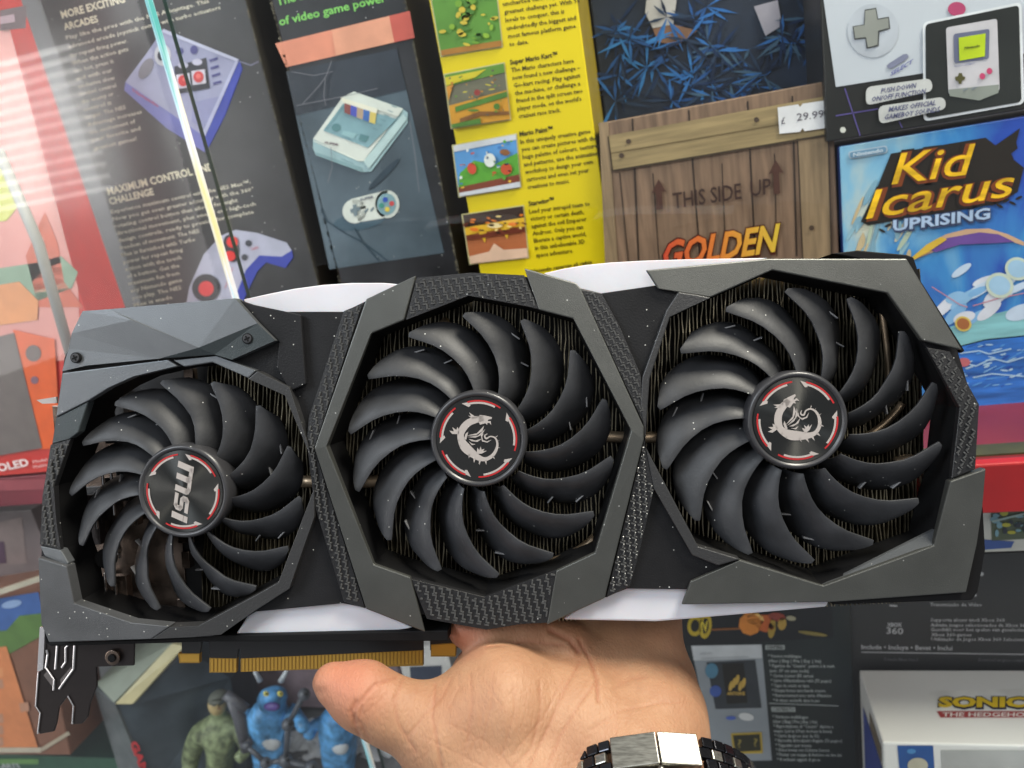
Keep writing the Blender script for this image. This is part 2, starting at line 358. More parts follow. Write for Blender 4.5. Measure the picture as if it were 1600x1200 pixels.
for px in ((424, 0), (712, 400)):
    mb = MB()
    x = W(*px, Y).x; z1, z0 = W(300, -140, Y).z, W(300, 620, Y).z; n = 210
    for i in range(n):
        a = z0 + (z1 - z0) * i / n; b = z0 + (z1 - z0) * (i + random.uniform(.5, 1.1)) / n; wd = random.choice((.0003, .0005, .0010, .0014, .0006))
        mb.add([(x - wd, Y - EPS, a), (x + wd * .3, Y - EPS, a), (x + wd * .3, Y - EPS, b), (x - wd, Y - EPS, b)], [(0, 1, 2, 3)], mw)
    part(mb, 'scuffed_edge', r)
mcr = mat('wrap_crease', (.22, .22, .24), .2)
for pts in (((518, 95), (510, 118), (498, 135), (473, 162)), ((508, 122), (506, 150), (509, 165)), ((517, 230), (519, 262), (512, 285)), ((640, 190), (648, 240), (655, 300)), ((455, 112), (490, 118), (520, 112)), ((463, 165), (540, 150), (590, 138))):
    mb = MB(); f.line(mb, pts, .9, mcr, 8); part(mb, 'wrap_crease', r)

# ---------------- yellow carton
Y = .452
r = carton('console_box', 'bright yellow box back with four small game pictures and columns of black text', 'box',
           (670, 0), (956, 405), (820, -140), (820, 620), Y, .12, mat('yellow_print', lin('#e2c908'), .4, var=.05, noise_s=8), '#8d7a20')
f = Face(Y); BK = '#3a330c'
mb = MB(); TX = []
def block(lines, x0, y0, step, ends, slope=-.155, dx=.16):
    for i, t in enumerate(lines):
        x, y = x0 + dx * step * i, y0 + step * i; xe = x + ends[i]; f.text(mb, t, x, y, xe, y + slope * ends[i], 7.2, BK, 1, .016, res=1)
block(['as you travel across', 'uncharted territory with 96', 'greatest challenge yet. With 96', 'levels to conquer, this is', 'undoubtedly the biggest and', 'most famous platform game', 'to date.'], 784, -3, 12.6, [110, 118, 118, 92, 108, 106, 30])
f.text(mb, 'Super Mario Kart™', 797, 101, 871, 88, 7.5, BK, 1, .03)
block(['The Mario characters have', 'now found a new challenge –', 'Go-kart racing. Play against', 'the machine, or challenge a', 'friend in the split screen two', 'player mode, on the world\'s', 'craziest race track.'], 799, 113, 12, [98, 106, 104, 102, 104, 100, 66])
f.text(mb, 'Mario Paint™', 812, 213, 864, 204, 7.5, BK, 1, .03)
block(['In this uniquely creative game', 'you can create pictures with the', 'huge palette of colours, textures', 'and patterns, use the animation', 'workshop to design your own', 'cartoons and even set your', 'creations to music.'], 813, 225, 11.8, [110, 118, 120, 116, 106, 98, 66])
f.text(mb, 'Starwing™', 826, 322, 866, 315, 7.5, BK, 1, .03)
block(['Lead your intrepid team to', 'victory or certain death,', 'against the evil Emperor', 'Andross. Only you can', 'liberate a captive world,', 'in this unbelievable 3D', 'space adventure.'], 827, 334, 11.4, [95, 84, 86, 79, 82, 78, 58], slope=-.135)
f.text(mb, 'Nintendo reserves all rights', 830, 427, 925, 412, 6, BK, 1, .02)
part(mb, 'black_lettering', r)
def shot(name, q, bands, blobs=()):
    """small framed picture: q = TL,TR,BR,BL; bands of colour in uv; blobs"""
    mb = MB()
    def uv(u, v):
        a = [q[0][i] + (q[1][i] - q[0][i]) * u for i in (0, 1)]; b = [q[3][i] + (q[2][i] - q[3][i]) * u for i in (0, 1)]
        return (a[0] + (b[0] - a[0]) * v, a[1] + (b[1] - a[1]) * v)
    f.poly(mb, [uv(-.02, -.02), uv(1.02, -.02), uv(1.02, 1.02), uv(-.02, 1.02)], '#c9c08a', 1)
    for i, (pts, c) in enumerate(bands): f.poly(mb, [uv(*p) for p in pts], c, 2 + i)
    L = 3 + len(bands)
    for u, v, a, b, c in blobs:
        x, y = uv(u, v); f.disc(mb, x, y, a, b, c, L, random.uniform(-20, 20), n=7 if a < 5 else 14)
    part(mb, name, r)
R4 = [(0, 0), (1, 0), (1, 1), (0, 1)]
rb = lambda n, cs, a, b: [(random.random() * .9 + .05, random.random() * .85 + .05, random.uniform(a, b), random.uniform(a, b) * .7, random.choice(cs)) for _ in range(n)]
shot('meadow_picture', [(671, -20), (772, -42), (784, 72), (690, 87)], [(R4, '#5b8c34'), ([(.3, 0), (1, 0), (1, .35), (.7, .3)], '#86ad2c'), ([(0, .92), (1, .92), (1, 1), (0, 1)], '#a4702c')], rb(44, ['#87ac33', '#4c7a2c', '#c9b23a', '#6f9a30'], 2, 8))
shot('racing_track_picture', [(695, 117), (787, 99), (797, 186), (706, 200)], [(R4, '#6c6a58'), ([(0, 0), (1, 0), (1, .16), (0, .22)], '#5f8a34'), ([(0, .05), (.7, .04), (.5, .15), (0, .2)], '#c9b92c'), ([(0, .22), (.12, .2), (.0, .5)], '#c98a34'), ([(0, .58), (1, .48), (1, 1), (0, 1)], '#c98f2a'), ([(.1, .62), (1, .5), (1, .6), (.1, .72)], '#4f7a2f'), ([(.15, .85), (.5, .78), (1, .86), (1, .92), (.5, .86), (.15, .93)], '#7c5226'), ([(0, .93), (.5, .9), (.5, 1), (0, 1)], '#4f7a2f')],
     [(.3, .38, 4, 1, '#c8b93c'), (.7, .33, 5, 1, '#c8b93c'), (.75, .42, 5, 1, '#c8b93c'), (.5, .43, 5, 5, '#8f3a34'), (.4, .74, 9, 2, '#4f7a2f'), (.8, .74, 5, 5, '#4f7a2f')] + rb(26, ['#7c5226', '#5f8a34', '#b5802c', '#5a584c', '#d8a23c'], 1, 3))
shot('paint_game_picture', [(708, 228), (806, 210), (813, 292), (718, 307)], [(R4, '#5a96cf'), ([(0, 0), (1, 0), (1, .1), (0, .12)], '#c9cbd0'), ([(.05, .55), (.3, .35), (.6, .5), (1, .35), (1, .8), (0, .85)], '#5aa034'), ([(0, .82), (1, .76), (1, .92), (0, .95)], '#7d3d28'), ([(0, .93), (1, .9), (1, 1), (0, 1)], '#c9cbd0')], [(.25, .5, 7, 9, '#c84a34'), (.55, .4, 9, 11, '#dfe2dc'), (.8, .62, 9, 9, '#c4502c'), (.8, .3, 8, 5, '#8a5a34')] + rb(26, ['#dfe2dc', '#c4502c', '#5aa034', '#3f78b8', '#e0b03c', '#8a5a34'], 1.2, 4))
shot('space_battle_picture', [(723, 336), (817, 322), (825, 402), (735, 412)], [(R4, '#b0653c'), ([(0, 0), (1, 0), (1, .28), (0, .3)], '#34231a'), ([(0, .26), (1, .22), (1, .4), (.75, .38), (.68, .6), (.6, .38), (.35, .4), (.3, .62), (.22, .4), (0, .42)], '#dfb02c'), ([(0, .42), (.2, .44), (.5, .42), (1, .4), (1, .5), (0, .52)], '#6b2f1c'), ([(.0, .85), (.35, .8), (.45, .65), (.6, .8), (1, .82), (1, 1), (0, 1)], '#d8b49a')], [(.5, .3, 12, 4, '#efd9a0'), (.8, .32, 7, 3, '#e07a24'), (.15, .32, 7, 3, '#e07a24')] + [(random.random(), .1 + .35 * random.random(), random.uniform(2, 5), random.uniform(1, 2), random.choice(['#e07a24', '#efd080', '#6b2f1c', '#34231a'])) for _ in range(26)])

# ---------------- printed wooden crate carton
Y = .446
m_plank = mat('plank_print', lin('#7d6450'), .5, var=.30, noise_s=60, streak=(6, 1, .5))
m_plank2 = mat('plank_print_pale', lin('#94805a'), .5, var=.28, noise_s=60, streak=(.5, 1, 6))
m_plank3 = mat('plank_print_side', lin('#8a7458'), .5, var=.28, noise_s=60, streak=(6, 1, .5))
r = carton('crate_box', 'cardboard box printed as a wooden crate, THIS SIDE UP, with a price sticker', 'box',
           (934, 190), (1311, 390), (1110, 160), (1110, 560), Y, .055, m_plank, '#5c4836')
f = Face(Y); mb = MB()
for a, b in (((988, 185), (998, 410)), ((1076, 172), (1094, 408)), ((1168, 158), (1180, 400)), ((1238, 150), (1245, 400)), ((1020, 270), (1030, 410)), ((1128, 255), (1134, 400)), ((968, 270), (982, 410)), ((1210, 240), (1214, 400))):
    f.line(mb, [a, b], 2.6 if a[1] < 200 else 1.4, '#332821', 1)
part(mb, 'plank_gaps', r)
mb = MB(); f.poly(mb, [(1247, 215), (1294, 208), (1300, 420), (1256, 425)], m_plank3, 2); f.line(mb, [(1246, 216), (1255, 424)], 2, '#3d3026', 3); f.line(mb, [(1294, 208), (1300, 420)], 2, '#3d3026', 3)
f.poly(mb, [(936, 192), (950, 190), (966, 420), (946, 424)], m_plank3, 2)
f.poly(mb, [(950, 212), (1302, 148), (1305, 208), (957, 266)], m_plank2, 3); f.line(mb, [(957, 267), (1305, 209)], 3, '#3d3022', 4); f.line(mb, [(952, 240), (1303, 180)], 1.3, '#5d4d30', 4); f.line(mb, [(950, 213), (957, 266)], 2, '#3d3022', 4)
for x, y in ((982, 221), (971, 243), (1182, 187), (1268, 356)): f.disc(mb, x, y, 4, 4, '#4a3b30', 5)
part(mb, 'printed_boards', r)
mb = MB(); BR = '#3a2620'
f.text(mb, 'THIS SIDE', 1052, 326, 1159, 310, 25, BR, 5, .012); f.text(mb, 'UP', 1173, 307, 1205, 302, 25, BR, 5, .012)
for tx, ty, h in ((1029, 280, 46), (1212, 250, 52)):
    f.poly(mb, [(tx, ty), (tx + 12, ty + 20), (tx + 5, ty + 19), (tx + 7, ty + h), (tx - 3, ty + h + 2), (tx - 4, ty + 20), (tx - 11, ty + 22)], '#4d3026', 5)
part(mb, 'stencilled_lettering', r)
mb = MB()
m_gr = bpy.data.materials.new('orange_red_logo_ink'); m_gr.use_nodes = True; nt = m_gr.node_tree
tcn = nt.nodes.new('ShaderNodeTexCoord'); sx = nt.nodes.new('ShaderNodeSeparateXYZ'); nt.links.new(tcn.outputs['Generated'], sx.inputs[0])
cr = nt.nodes.new('ShaderNodeValToRGB'); nt.links.new(sx.outputs[0], cr.inputs[0])
cr.color_ramp.elements[0].color = (*lin('#c8452c'), 1); cr.color_ramp.elements[1].color = (*lin('#d9b93a'), 1)
cr.color_ramp.elements.new(.45).color = (*lin('#dc7a30'), 1); nt.links.new(cr.outputs[0], nt.nodes['Principled BSDF'].inputs[0])
f.text(mb, 'GOLDEN', 1036, 421, 1224, 392, 44, '#4a1a12', 5, .065, .35); f.text(mb, 'GOLDEN', 1038, 419, 1222, 390, 42, m_gr, 6, .03, .35)
part(mb, 'logo_lettering', r)
mb = MB(); f.poly(mb, [(1215, 168), (1247, 163), (1250, 167), (1254, 162), (1288, 157), (1291, 200), (1257, 205), (1254, 200), (1250, 206), (1218, 209)], '#e0dfe0', 6)
f.text(mb, '£', 1221, 194, 1227, 193, 11, '#5a5560', 7); f.text(mb, '29.99', 1245, 189, 1287, 183, 12, '#5a5560', 7)
part(mb, 'price_sticker', r)
mb = MB(); q = [W(1298, 134, Y), W(1302, 98, Y), W(1292, 104, Y + .03), W(1150, 130, Y + .05), W(1150, 136, Y + .05)]
mb.prism(q[:3], [p + Vector((.0012, .0, 0)) for p in q[:3]], P('#8b7350')); part(mb, 'lid_flap', r)

# ---------------- blue foliage carton behind
Y = .512
r = carton('figure_box', 'blue leaf-patterned box standing behind the crate box', 'box', (922, 0), (1284, 60), (1100, -160), (1100, 330), Y, .10,
           mat('navy_print', (.014, .022, .040), .4, var=.6, noise_s=30), '#15151a')
f = Face(Y); mb = MB(); random.seed(3)
for i in range(46):
    cx, cy = random.uniform(940, 1275), random.uniform(0, 180); n = 9
    for k in range(n):
        a = random.uniform(0, 6.28); l = random.uniform(22, 62)
        c = random.choice(['#1f4a80', '#2a62a0', '#10284a', '#0c1c34', '#22344c', '#3476b4' if cx < 1100 else '#3b566c'])
        f.poly(mb, [(cx, cy), (cx + l * .5 * math.cos(a) - 2.6 * math.sin(a), cy + l * .5 * math.sin(a) + 2.6 * math.cos(a)), (cx + l * math.cos(a), cy + l * math.sin(a)), (cx + l * .5 * math.cos(a) + 2.6 * math.sin(a), cy + l * .5 * math.sin(a) - 2.6 * math.cos(a))], c, 1 + (i * n + k) * .02)
part(mb, 'leaf_print', r)
mb = MB(); f.poly(mb, [(1010, 0), (1058, -6), (1052, 38), (1020, 44), (1008, 20)], '#b5b2ae', 6); f.poly(mb, [(1020, 45), (1052, 38), (1090, 48), (1060, 70), (1028, 66)], '#7a5a44', 7); part(mb, 'pale_patch', r)
mb = MB(); f.poly(mb, [(1178, 10), (1215, 0), (1222, 40), (1196, 56)], '#9a96a0', 6); part(mb, 'pale_patch', r)
# striped carton edge behind
r = carton('patterned_box', 'narrow grey box edge with purple zigzag beside the blue leaf box', 'box', (1262, 0), (1283, 0), (1270, -160), (1270, 250), .500, .09, '#9a9aa6', '#55505a')
f = Face(.500); mb = MB(); f.line(mb, [(1264, 0), (1272, 8), (1266, 16), (1275, 26), (1270, 34)], 3, '#54488a', 1); part(mb, 'zigzag_print', r)

# ---------------- hand-held clock carton
Y = .44
r = carton('clock_box', 'black and white box picturing a large grey direction pad and a small handheld console', 'box',
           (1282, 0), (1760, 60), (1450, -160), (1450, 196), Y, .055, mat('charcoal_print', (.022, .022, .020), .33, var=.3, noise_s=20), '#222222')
f = Face(Y); mb = MB(); GW = mat('pale_grey_print', lin('#c3c8cf'), .35, var=.04, noise_s=10)
f.poly(mb, [(1270, -120), (1640, -180), (1640, 76), (1445, 114), (1306, 136)], GW, 1)
f.disc(mb, 1364, 48, 40, 42, '#b9bec6', 2, n=32)
DP = mat('dpad_print', lin('#8f918a'), .4, var=.1, noise_s=40)
f.poly(mb, [(1351, 15), (1369, 12), (1372, 29), (1389, 26), (1391, 45), (1374, 50), (1373, 72), (1354, 76), (1352, 60), (1335, 62), (1332, 41), (1350, 38)], '#4c4e4c', 3)
f.poly(mb, [(1352, 17), (1368, 14), (1371, 31), (1388, 28), (1389, 44), (1372, 48), (1371, 70), (1356, 74), (1353, 58), (1336, 60), (1334, 42), (1351, 39)], DP, 4)
f.poly(mb, [(1385, 103), (1389, 99), (1411, 85), (1417, 84), (1420, 88), (1416, 93), (1393, 107), (1388, 107)], '#81849c', 3)
f.text(mb, 'SELECT', 1391, 119, 1427, 98, 6.5, '#5c5fa0', 3, .02, .3); f.disc(mb, 1495, 14, 14, 11, '#b5446c', 3)
part(mb, 'direction_pad_picture', r)
mb = MB()
def rrect(q, rad, n=5):
    out = []
    for i in range(4):
        p0, p1, p2 = q[i - 1], q[i], q[(i + 1) % 4]
        def tow(a, b, d):
            L = math.hypot(b[0] - a[0], b[1] - a[1]); return (a[0] + (b[0] - a[0]) * d / L, a[1] + (b[1] - a[1]) * d / L)
        A, B = tow(p1, p0, rad), tow(p1, p2, rad)
        for k in range(n + 1):
            t = k / n; out.append(tuple((1 - t) ** 2 * A[j] + 2 * t * (1 - t) * p1[j] + t * t * B[j] for j in (0, 1)))
    return out
f.poly(mb, rrect([(1442, 35), (1596, 3), (1601, 162), (1443, 190)], 9), '#dfe1e4', 4); f.poly(mb, rrect([(1446, 38), (1592, 8), (1596, 159), (1447, 185)], 7), mat('ch2', (.020, .022, .020), .33, var=.3, noise_s=20), 5)
f.poly(mb, rrect([(1478, 43), (1558, 29), (1562, 142), (1482, 148)], 5), '#c6c2c6', 6); f.poly(mb, [(1482, 140), (1561, 132), (1560, 145), (1530, 157), (1484, 150)], '#8b9088', 6.5)
f.poly(mb, rrect([(1490, 53), (1546, 45), (1545, 92), (1491, 99)], 4), '#686c86', 7); f.poly(mb, [(1498, 59), (1540, 52), (1539, 88), (1499, 95)], '#b9cf1c', 8)
f.text(mb, 'Nintendo', 1507, 77, 1531, 73, 4, '#3c4a18', 9, .03); f.text(mb, 'Nintendo GAMEBOY', 1491, 105, 1523, 100, 3, '#55598f', 8)
f.poly(mb, [(1492, 120), (1497, 119), (1498, 114), (1503, 114), (1504, 119), (1508, 120), (1507, 125), (1503, 126), (1502, 131), (1498, 131), (1497, 126), (1493, 126)], '#545028', 8)
f.disc(mb, 1535, 119, 4.5, 5, '#c0446c', 8); f.disc(mb, 1546, 111, 4.5, 5, '#c0446c', 8); f.line(mb, [(1505, 142), (1512, 138)], 2, '#77808a', 8); f.line(mb, [(1518, 140), (1526, 136)], 2, '#77808a', 8)
part(mb, 'handheld_picture', r)
mb = MB()
for q, a, b in (([(1353, 136), (1455, 122), (1458, 142), (1353, 165)], ('PUSH DOWN', 1376, 146, 1432, 137), ('ON/OFF FUNCTION', 1362, 159, 1447, 146)), ([(1372, 166), (1476, 151), (1479, 170), (1374, 194)], ('MAKES OFFICIAL', 1388, 175, 1462, 164), ('GAMEBOY SOUNDS', 1382, 187, 1469, 174))):
    f.poly(mb, rrect(q, 10, 6), '#c3c3c0', 10)
    for t in (a, b): f.text(mb, *t, 8, '#55587c', 11, .018, .25, res=1)
part(mb, 'white_caption_pills', r)
mb = MB(); f.line(mb, [(1320, 138), (1344, 212)], 2, '#5a4f8c', 2); f.line(mb, [(1306, 181), (1372, 170)], 2, '#5a4f8c', 2); f.line(mb, [(1405, 190), (1410, 200)], 2, '#5a4f8c', 2); f.disc(mb, 1317, 203, 5, 5, '#c9c9c0', 2, n=6)
part(mb, 'purple_grid_lines', r)

# ---------------- blue fantasy game carton
Y = .442
m_sky = bpy.data.materials.new('fantasy_sky_print'); m_sky.use_nodes = True; nt = m_sky.node_tree; b = nt.nodes['Principled BSDF']; b.inputs['Roughness'].default_value = .35
tcn = nt.nodes.new('ShaderNodeTexCoord'); mp = nt.nodes.new('ShaderNodeMapping'); mp.inputs['Rotation'].default_value = (0, .5, 0); mp.inputs['Scale'].default_value = (1.2, 1, .5)
nz = nt.nodes.new('ShaderNodeTexNoise'); nz.inputs['Scale'].default_value = 24; nz.inputs['Detail'].default_value = 5; nz.inputs['Distortion'].default_value = .8
nt.links.new(tcn.outputs['Object'], mp.inputs[0]); nt.links.new(mp.outputs[0], nz.inputs['Vector'])
sx = nt.nodes.new('ShaderNodeSeparateXYZ'); nt.links.new(tcn.outputs['Generated'], sx.inputs[0])
ad = nt.nodes.new('ShaderNodeMath'); ad.operation = 'MULTIPLY_ADD'; ad.inputs[1].default_value = -.55; nt.links.new(sx.outputs[0], ad.inputs[0])
nt.links.new(nz.outputs[0], ad.inputs[2])
cr = nt.nodes.new('ShaderNodeValToRGB'); nt.links.new(ad.outputs[0], cr.inputs[0]); e = cr.color_ramp.elements
e[0].position = .12; e[0].color = (*lin('#2a4fb0'), 1); e[1].position = .62; e[1].color = (*lin('#d3d3bd'), 1)
e.new(.28).color = (*lin('#3f8ccc'), 1); e.new(.44).color = (*lin('#86bcd8'), 1); nt.links.new(cr.outputs[0], b.inputs[0])
r = carton('game_box', 'blue fantasy game box with golden Kid Icarus Uprising title, a sea and a ribbon', 'box',
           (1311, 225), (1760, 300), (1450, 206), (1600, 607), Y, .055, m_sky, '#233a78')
f = Face(Y); mb = MB()
m_sea = mat('sea_print', lin('#2f70c4'), .35, var=.5, noise_s=70, streak=(.4, 1, 3))
f.poly(mb, [(1470, 548), (1540, 530), (1640, 520), (1640, 640), (1480, 640)], m_sea, 1); f.poly(mb, [(1460, 520), (1520, 498), (1640, 470), (1640, 522), (1540, 532), (1470, 550)], mat('pale_sea_print', lin('#7fb9bf'), .35, var=.3, noise_s=60, streak=(.4, 1, 3)), 1)
for pts in (((1490, 575), (1510, 568), (1525, 572), (1550, 560), (1575, 566), (1600, 558)), ((1500, 552), (1530, 548), (1545, 553), (1580, 545)), ((1520, 590), (1550, 584), (1600, 588))): f.line(mb, pts, 2, '#a9cbe4', 2)
f.poly(mb, [(1425, 402), (1448, 382), (1478, 366), (1510, 358), (1545, 357), (1575, 366), (1600, 378), (1600, 384), (1570, 374), (1535, 372), (1490, 382), (1452, 396), (1428, 406)], '#cfa886', 2)
f.poly(mb, [(1448, 388), (1480, 372), (1530, 363), (1560, 366), (1585, 378), (1550, 380), (1500, 382), (1462, 394)], '#6a4a94', 3); f.poly(mb, [(1425, 402), (1448, 382), (1470, 370), (1480, 374), (1450, 394), (1428, 406)], '#d8b23c', 4)
for pts in (((1456, 448), (1500, 476), (1512, 480)), ((1520, 478), (1560, 466), (1600, 458))): f.line(mb, pts, 1.6, '#c98a9a', 2)
f.disc(mb, 1506, 566, 10, 7, '#c06a70', 3)
for i in range(16): f.disc(mb, random.uniform(1470, 1610), random.uniform(395, 500), random.uniform(14, 34), random.uniform(5, 12), random.choice(['#8fbde2', '#a9cbe6', '#c3d6ea', '#7fb2de', '#d6dbe6']), 1.2 + i * .02, random.uniform(-50, -15))
for cx_, cy_, rr0 in ((1505, 506, 13), (1562, 446, 22), (1590, 420, 20)):
    f.disc(mb, cx_, cy_, rr0, rr0 * .9, '#d9bf5a' if rr0 == 13 else '#c9d6c4', 2.3, 20); f.disc(mb, cx_, cy_, rr0 * .78, rr0 * .68, '#a8683a' if rr0 == 13 else '#a3c9e4', 2.4, 20)
for i in range(70): f.disc(mb, random.uniform(1490, 1605), random.uniform(538, 603), random.uniform(3, 10), random.uniform(.6, 1.8), random.choice(['#4f92d6', '#1f4fa6', '#7fb4e0', '#2a63bc', '#a9cbe4']), 1.5 + i * .005, random.uniform(-30, 10))
for i in range(30): f.disc(mb, random.uniform(1325, 1420), random.uniform(300, 410), random.uniform(2, 5), random.uniform(10, 26), random.choice(['#b9c8b0', '#d3cdb4', '#8fb8c8', '#7fa8bc', '#c9b48c']), 1.2 + i * .01, random.uniform(5, 35))
part(mb, 'sea_and_ribbon_picture', r)
mb = MB()
m_goldink = mat('golden_title_ink', lin('#ecb91a'), .3, var=.5, noise_s=120, streak=(.3, 1, 1.4)); TK = '#231c14'
f.poly(mb, [(1520, 262), (1548, 232), (1580, 210), (1594, 200), (1588, 222), (1590, 232), (1580, 240), (1584, 248), (1570, 256), (1574, 264), (1556, 272), (1540, 286), (1520, 290)], TK, 3)
f.poly(mb, [(1392, 240), (1540, 215), (1600, 262), (1590, 300), (1560, 318), (1356, 352), (1345, 346), (1372, 290)], TK, 2.6)
for t, x0, y0, x1, y1, h in (('Kid', 1392, 291, 1522, 274, 52), ('Icarus', 1352, 345, 1584, 308, 48)):
    f.text(mb, t, x0, y0, x1, y1, h, TK, 4, .075, .22, res=4); f.text(mb, t, x0 + 1, y0 - 1, x1 + 1, y1 - 1, h - 2, '#7d3b14', 5, .045, .22, res=4)
    f.text(mb, t, x0 + 1, y0 - 3, x1 + 1, y1 - 3, h - 3, m_goldink, 6, .004, .22, res=4)
part(mb, 'golden_title', r)
mb = MB(); f.text(mb, 'UPRISING', 1394, 363, 1548, 343, 19, '#3b4668', 4, .085); f.text(mb, 'UPRISING', 1395, 361, 1547, 341, 17, '#a9bfdc', 5, .03)
for s, x0, y0 in ((1, 1552, 318), (-1, 1388, 352)):
    for k in range(5 if s > 0 else 2): f.disc(mb, x0 + s * k * 10, y0 - s * k * 2.2 + (k % 2) * 6, 6, 2.2, TK, 4, -25 + 50 * (k % 2))
part(mb, 'silver_subtitle', r)
mb = MB(); q = rrect([(1325, 237), (1386, 227), (1387, 239), (1327, 249)], 5); f.poly(mb, q, '#b9c8d4', 3); f.poly(mb, rrect([(1327, 238.5), (1384.5, 229), (1385, 238), (1329, 247.5)], 4), '#6a93b0', 4)
f.text(mb, 'Nintendo', 1333, 245, 1380, 237, 6, '#c6d4de', 5, .03); part(mb, 'maker_badge', r)

# ---------------- red console box, far left
Y = .402
r = carton('console_box', 'red console box with grey screen and orange controller picture, far left behind the glass', 'box',
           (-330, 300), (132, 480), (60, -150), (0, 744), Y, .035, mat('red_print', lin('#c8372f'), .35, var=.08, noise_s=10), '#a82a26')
f = Face(Y); mb = MB()
f.poly(mb, [(-60, 60), (14, 40), (62, 220), (122, 450), (126, 560), (-60, 580)], mat('pale_red_print', lin('#d98f86'), .35, var=.12, noise_s=14), 1)
f.poly(mb, [(-40, 250), (10, 262), (30, 320), (10, 345), (-40, 350)], '#c9c85a', 2); f.poly(mb, [(-40, 425), (60, 410), (95, 400), (122, 425), (112, 450), (60, 470), (-40, 470)], '#7f9a80', 2)
f.poly(mb, [(-30, 450), (30, 440), (60, 470), (58, 500), (-30, 512)], '#d98a50', 3); f.poly(mb, [(20, 515), (85, 530), (95, 700), (62, 702)], '#e05c22', 4)
f.poly(mb, [(70, 330), (90, 380), (100, 440), (130, 480), (60, 480), (40, 400)], '#c85a3c', 2)
f.disc(mb, 52, 552, 12, 13, '#6b5c58', 5); f.disc(mb, 54, 594, 6, 6, '#7d5a6a', 5)
f.poly(mb, [(-60, 540), (22, 520), (66, 700), (-60, 722)], '#6d625e', 5)
part(mb, 'controller_picture', r)
mb = MB(); f.text(mb, 'OLED', -2, 737, 46, 727, 12, '#f0dcd8', 6, .03); f.text(mb, 'Model', 52, 724, 74, 720, 5, '#e8c8c4', 6); f.text(mb, 'Modèle', 53, 732, 74, 728, 5, '#e8c8c4', 6)
part(mb, 'white_lettering', r)
mb = MB(); f.poly(mb, [(0, 16), (42, 8), (40, 44), (0, 48)], '#4a2a30', 5); f.poly(mb, [(0, 26), (22, 22), (24, 34), (0, 38)], '#a08088', 6)
part(mb, 'dark_patch', r)
r = carton('storage_box', 'dark red box under the red console box at the far left', 'box', (-330, 780), (112, 780), (0, 747), (0, 792), .402, .035, mat('maroon_print', (.16, .02, .03), .35, var=.3, noise_s=12), '#5c1a22')
mb = MB(); f = Face(.402); f.poly(mb, [(-80, 752), (80, 748), (82, 764), (-80, 770)], '#93434a', 1); part(mb, 'pale_stripe', r)
# slanted grey bar in front
mb = MB(); mb.tube([W(-2, 235, .385), W(60, 380, .385), W(112, 560, .385)], .0032, mat('bar_grey', (.36, .36, .34), .4), 10)
tag(mb.build('slanted_bar', smooth=True), 'slim grey bar slanting past the red console box', 'rail')

# ---------------- picture card and lower cartons (right)
Y = .455
r = carton('picture_card', 'small picture card with white border under the red shelf lip, right edge', 'card', (1520, 800), (1720, 820), (1580, 786), (1580, 862), .40, .004, '#cfcfc8')
f = Face(.40); mb = MB(); f.poly(mb, [(1548, 797), (1640, 782), (1640, 840), (1550, 845)], '#55604a', 1)
for i in range(26): f.disc(mb, random.uniform(1552, 1615), random.uniform(796, 836), random.uniform(3, 8), random.uniform(2, 6), random.choice(['#1f2a30', '#7fa9b8', '#3b5a34', '#b9b43c', '#2d3440']), 2 + i * .05, n=7)
f.line(mb, [(1550, 815), (1600, 803)], 3, '#9fb8b4', 4); part(mb, 'printed_picture', r)
mb = MB(); f.poly(mb, [(1536, 843), (1585, 846), (1580, 856), (1538, 859)], '#3c5aa0', 1); part(mb, 'blue_band', r)
r = carton('console_box', 'matt black console box with white multilingual text, behind the white window box', 'box',
           (1326, 950), (1760, 1000), (1500, 866), (1500, 1420), Y, .12, mat('matt_black_print', (.028, .028, .030), .45, var=.15, noise_s=20), '#1c1c1e')
f = Face(Y); mb = MB(); TW = '#b9b9bc'
f.text(mb, 'XBOX', 1386, 979, 1409, 979, 6, TW, 1, .03); f.text(mb, '360', 1385, 990, 1411, 991, 10, TW, 1, .01)
f.line(mb, [(1390, 946), (1402, 947)], 2, TW, 1)
for t, x0, y0, x1 in (('Transmissão de Vídeo', 1453, 947, 1534), ('Supporta alcuni titoli Xbox 360', 1454, 971, 1570), ('Admite juegos seleccionados de Xbox 360', 1454, 979, 1606), ('Geschikt voor het spelen van geselecteerde', 1454, 986, 1616),
                     ('Xbox 360-games', 1455, 994, 1518), ('Utilização de Jogos Xbox 360 Selecionados', 1455, 1001, 1615)):
    f.text(mb, t, x0, y0, x1, y0 + (x1 - x0) * .004, 5.4, TW, 1, .008, res=1)
f.text(mb, 'Include • Incluye • Bevat • Inclui', 1346, 1014, 1488, 1016, 7, TW, 1, .012); f.line(mb, [(1346, 1019), (1640, 1023)], 1.3, TW, 1)
f.text(mb, 'Console Xbox One S', 1381, 1032, 1434, 1033, 4.5, '#77777c', 1, res=1); f.text(mb, 'Download del gioco completo', 1529, 1033, 1606, 1034, 4.5, '#77777c', 1, res=1)
f.disc(mb, 1534, 897, 3, 3, TW, 1); f.disc(mb, 1524, 930, 2, 2, TW, 1)
part(mb, 'white_lettering', r)
Y = .452
r = carton('game_box', 'black collector box listing its contents in small white text beside the wrist', 'box',
           (1050, 1000), (1329, 950), (1200, 915), (1200, 1420), Y, .115, mat('night_green_print', (.012, .017, .018), .3, var=.35, noise_s=14), '#101414')
f = Face(Y); mb = MB()
f.poly(mb, [(1040, 960), (1300, 938), (1302, 996), (1040, 1012)], '#15161a', 1)
for x, y, a, bb in ((1086, 978, 12, 16), (1102, 978, 10, 20)):
    f.disc(mb, x, y, a, bb, '#c8ac2c', 2, 5); f.disc(mb, x, y, a * .55, bb * .6, '#201d12', 3, 5)
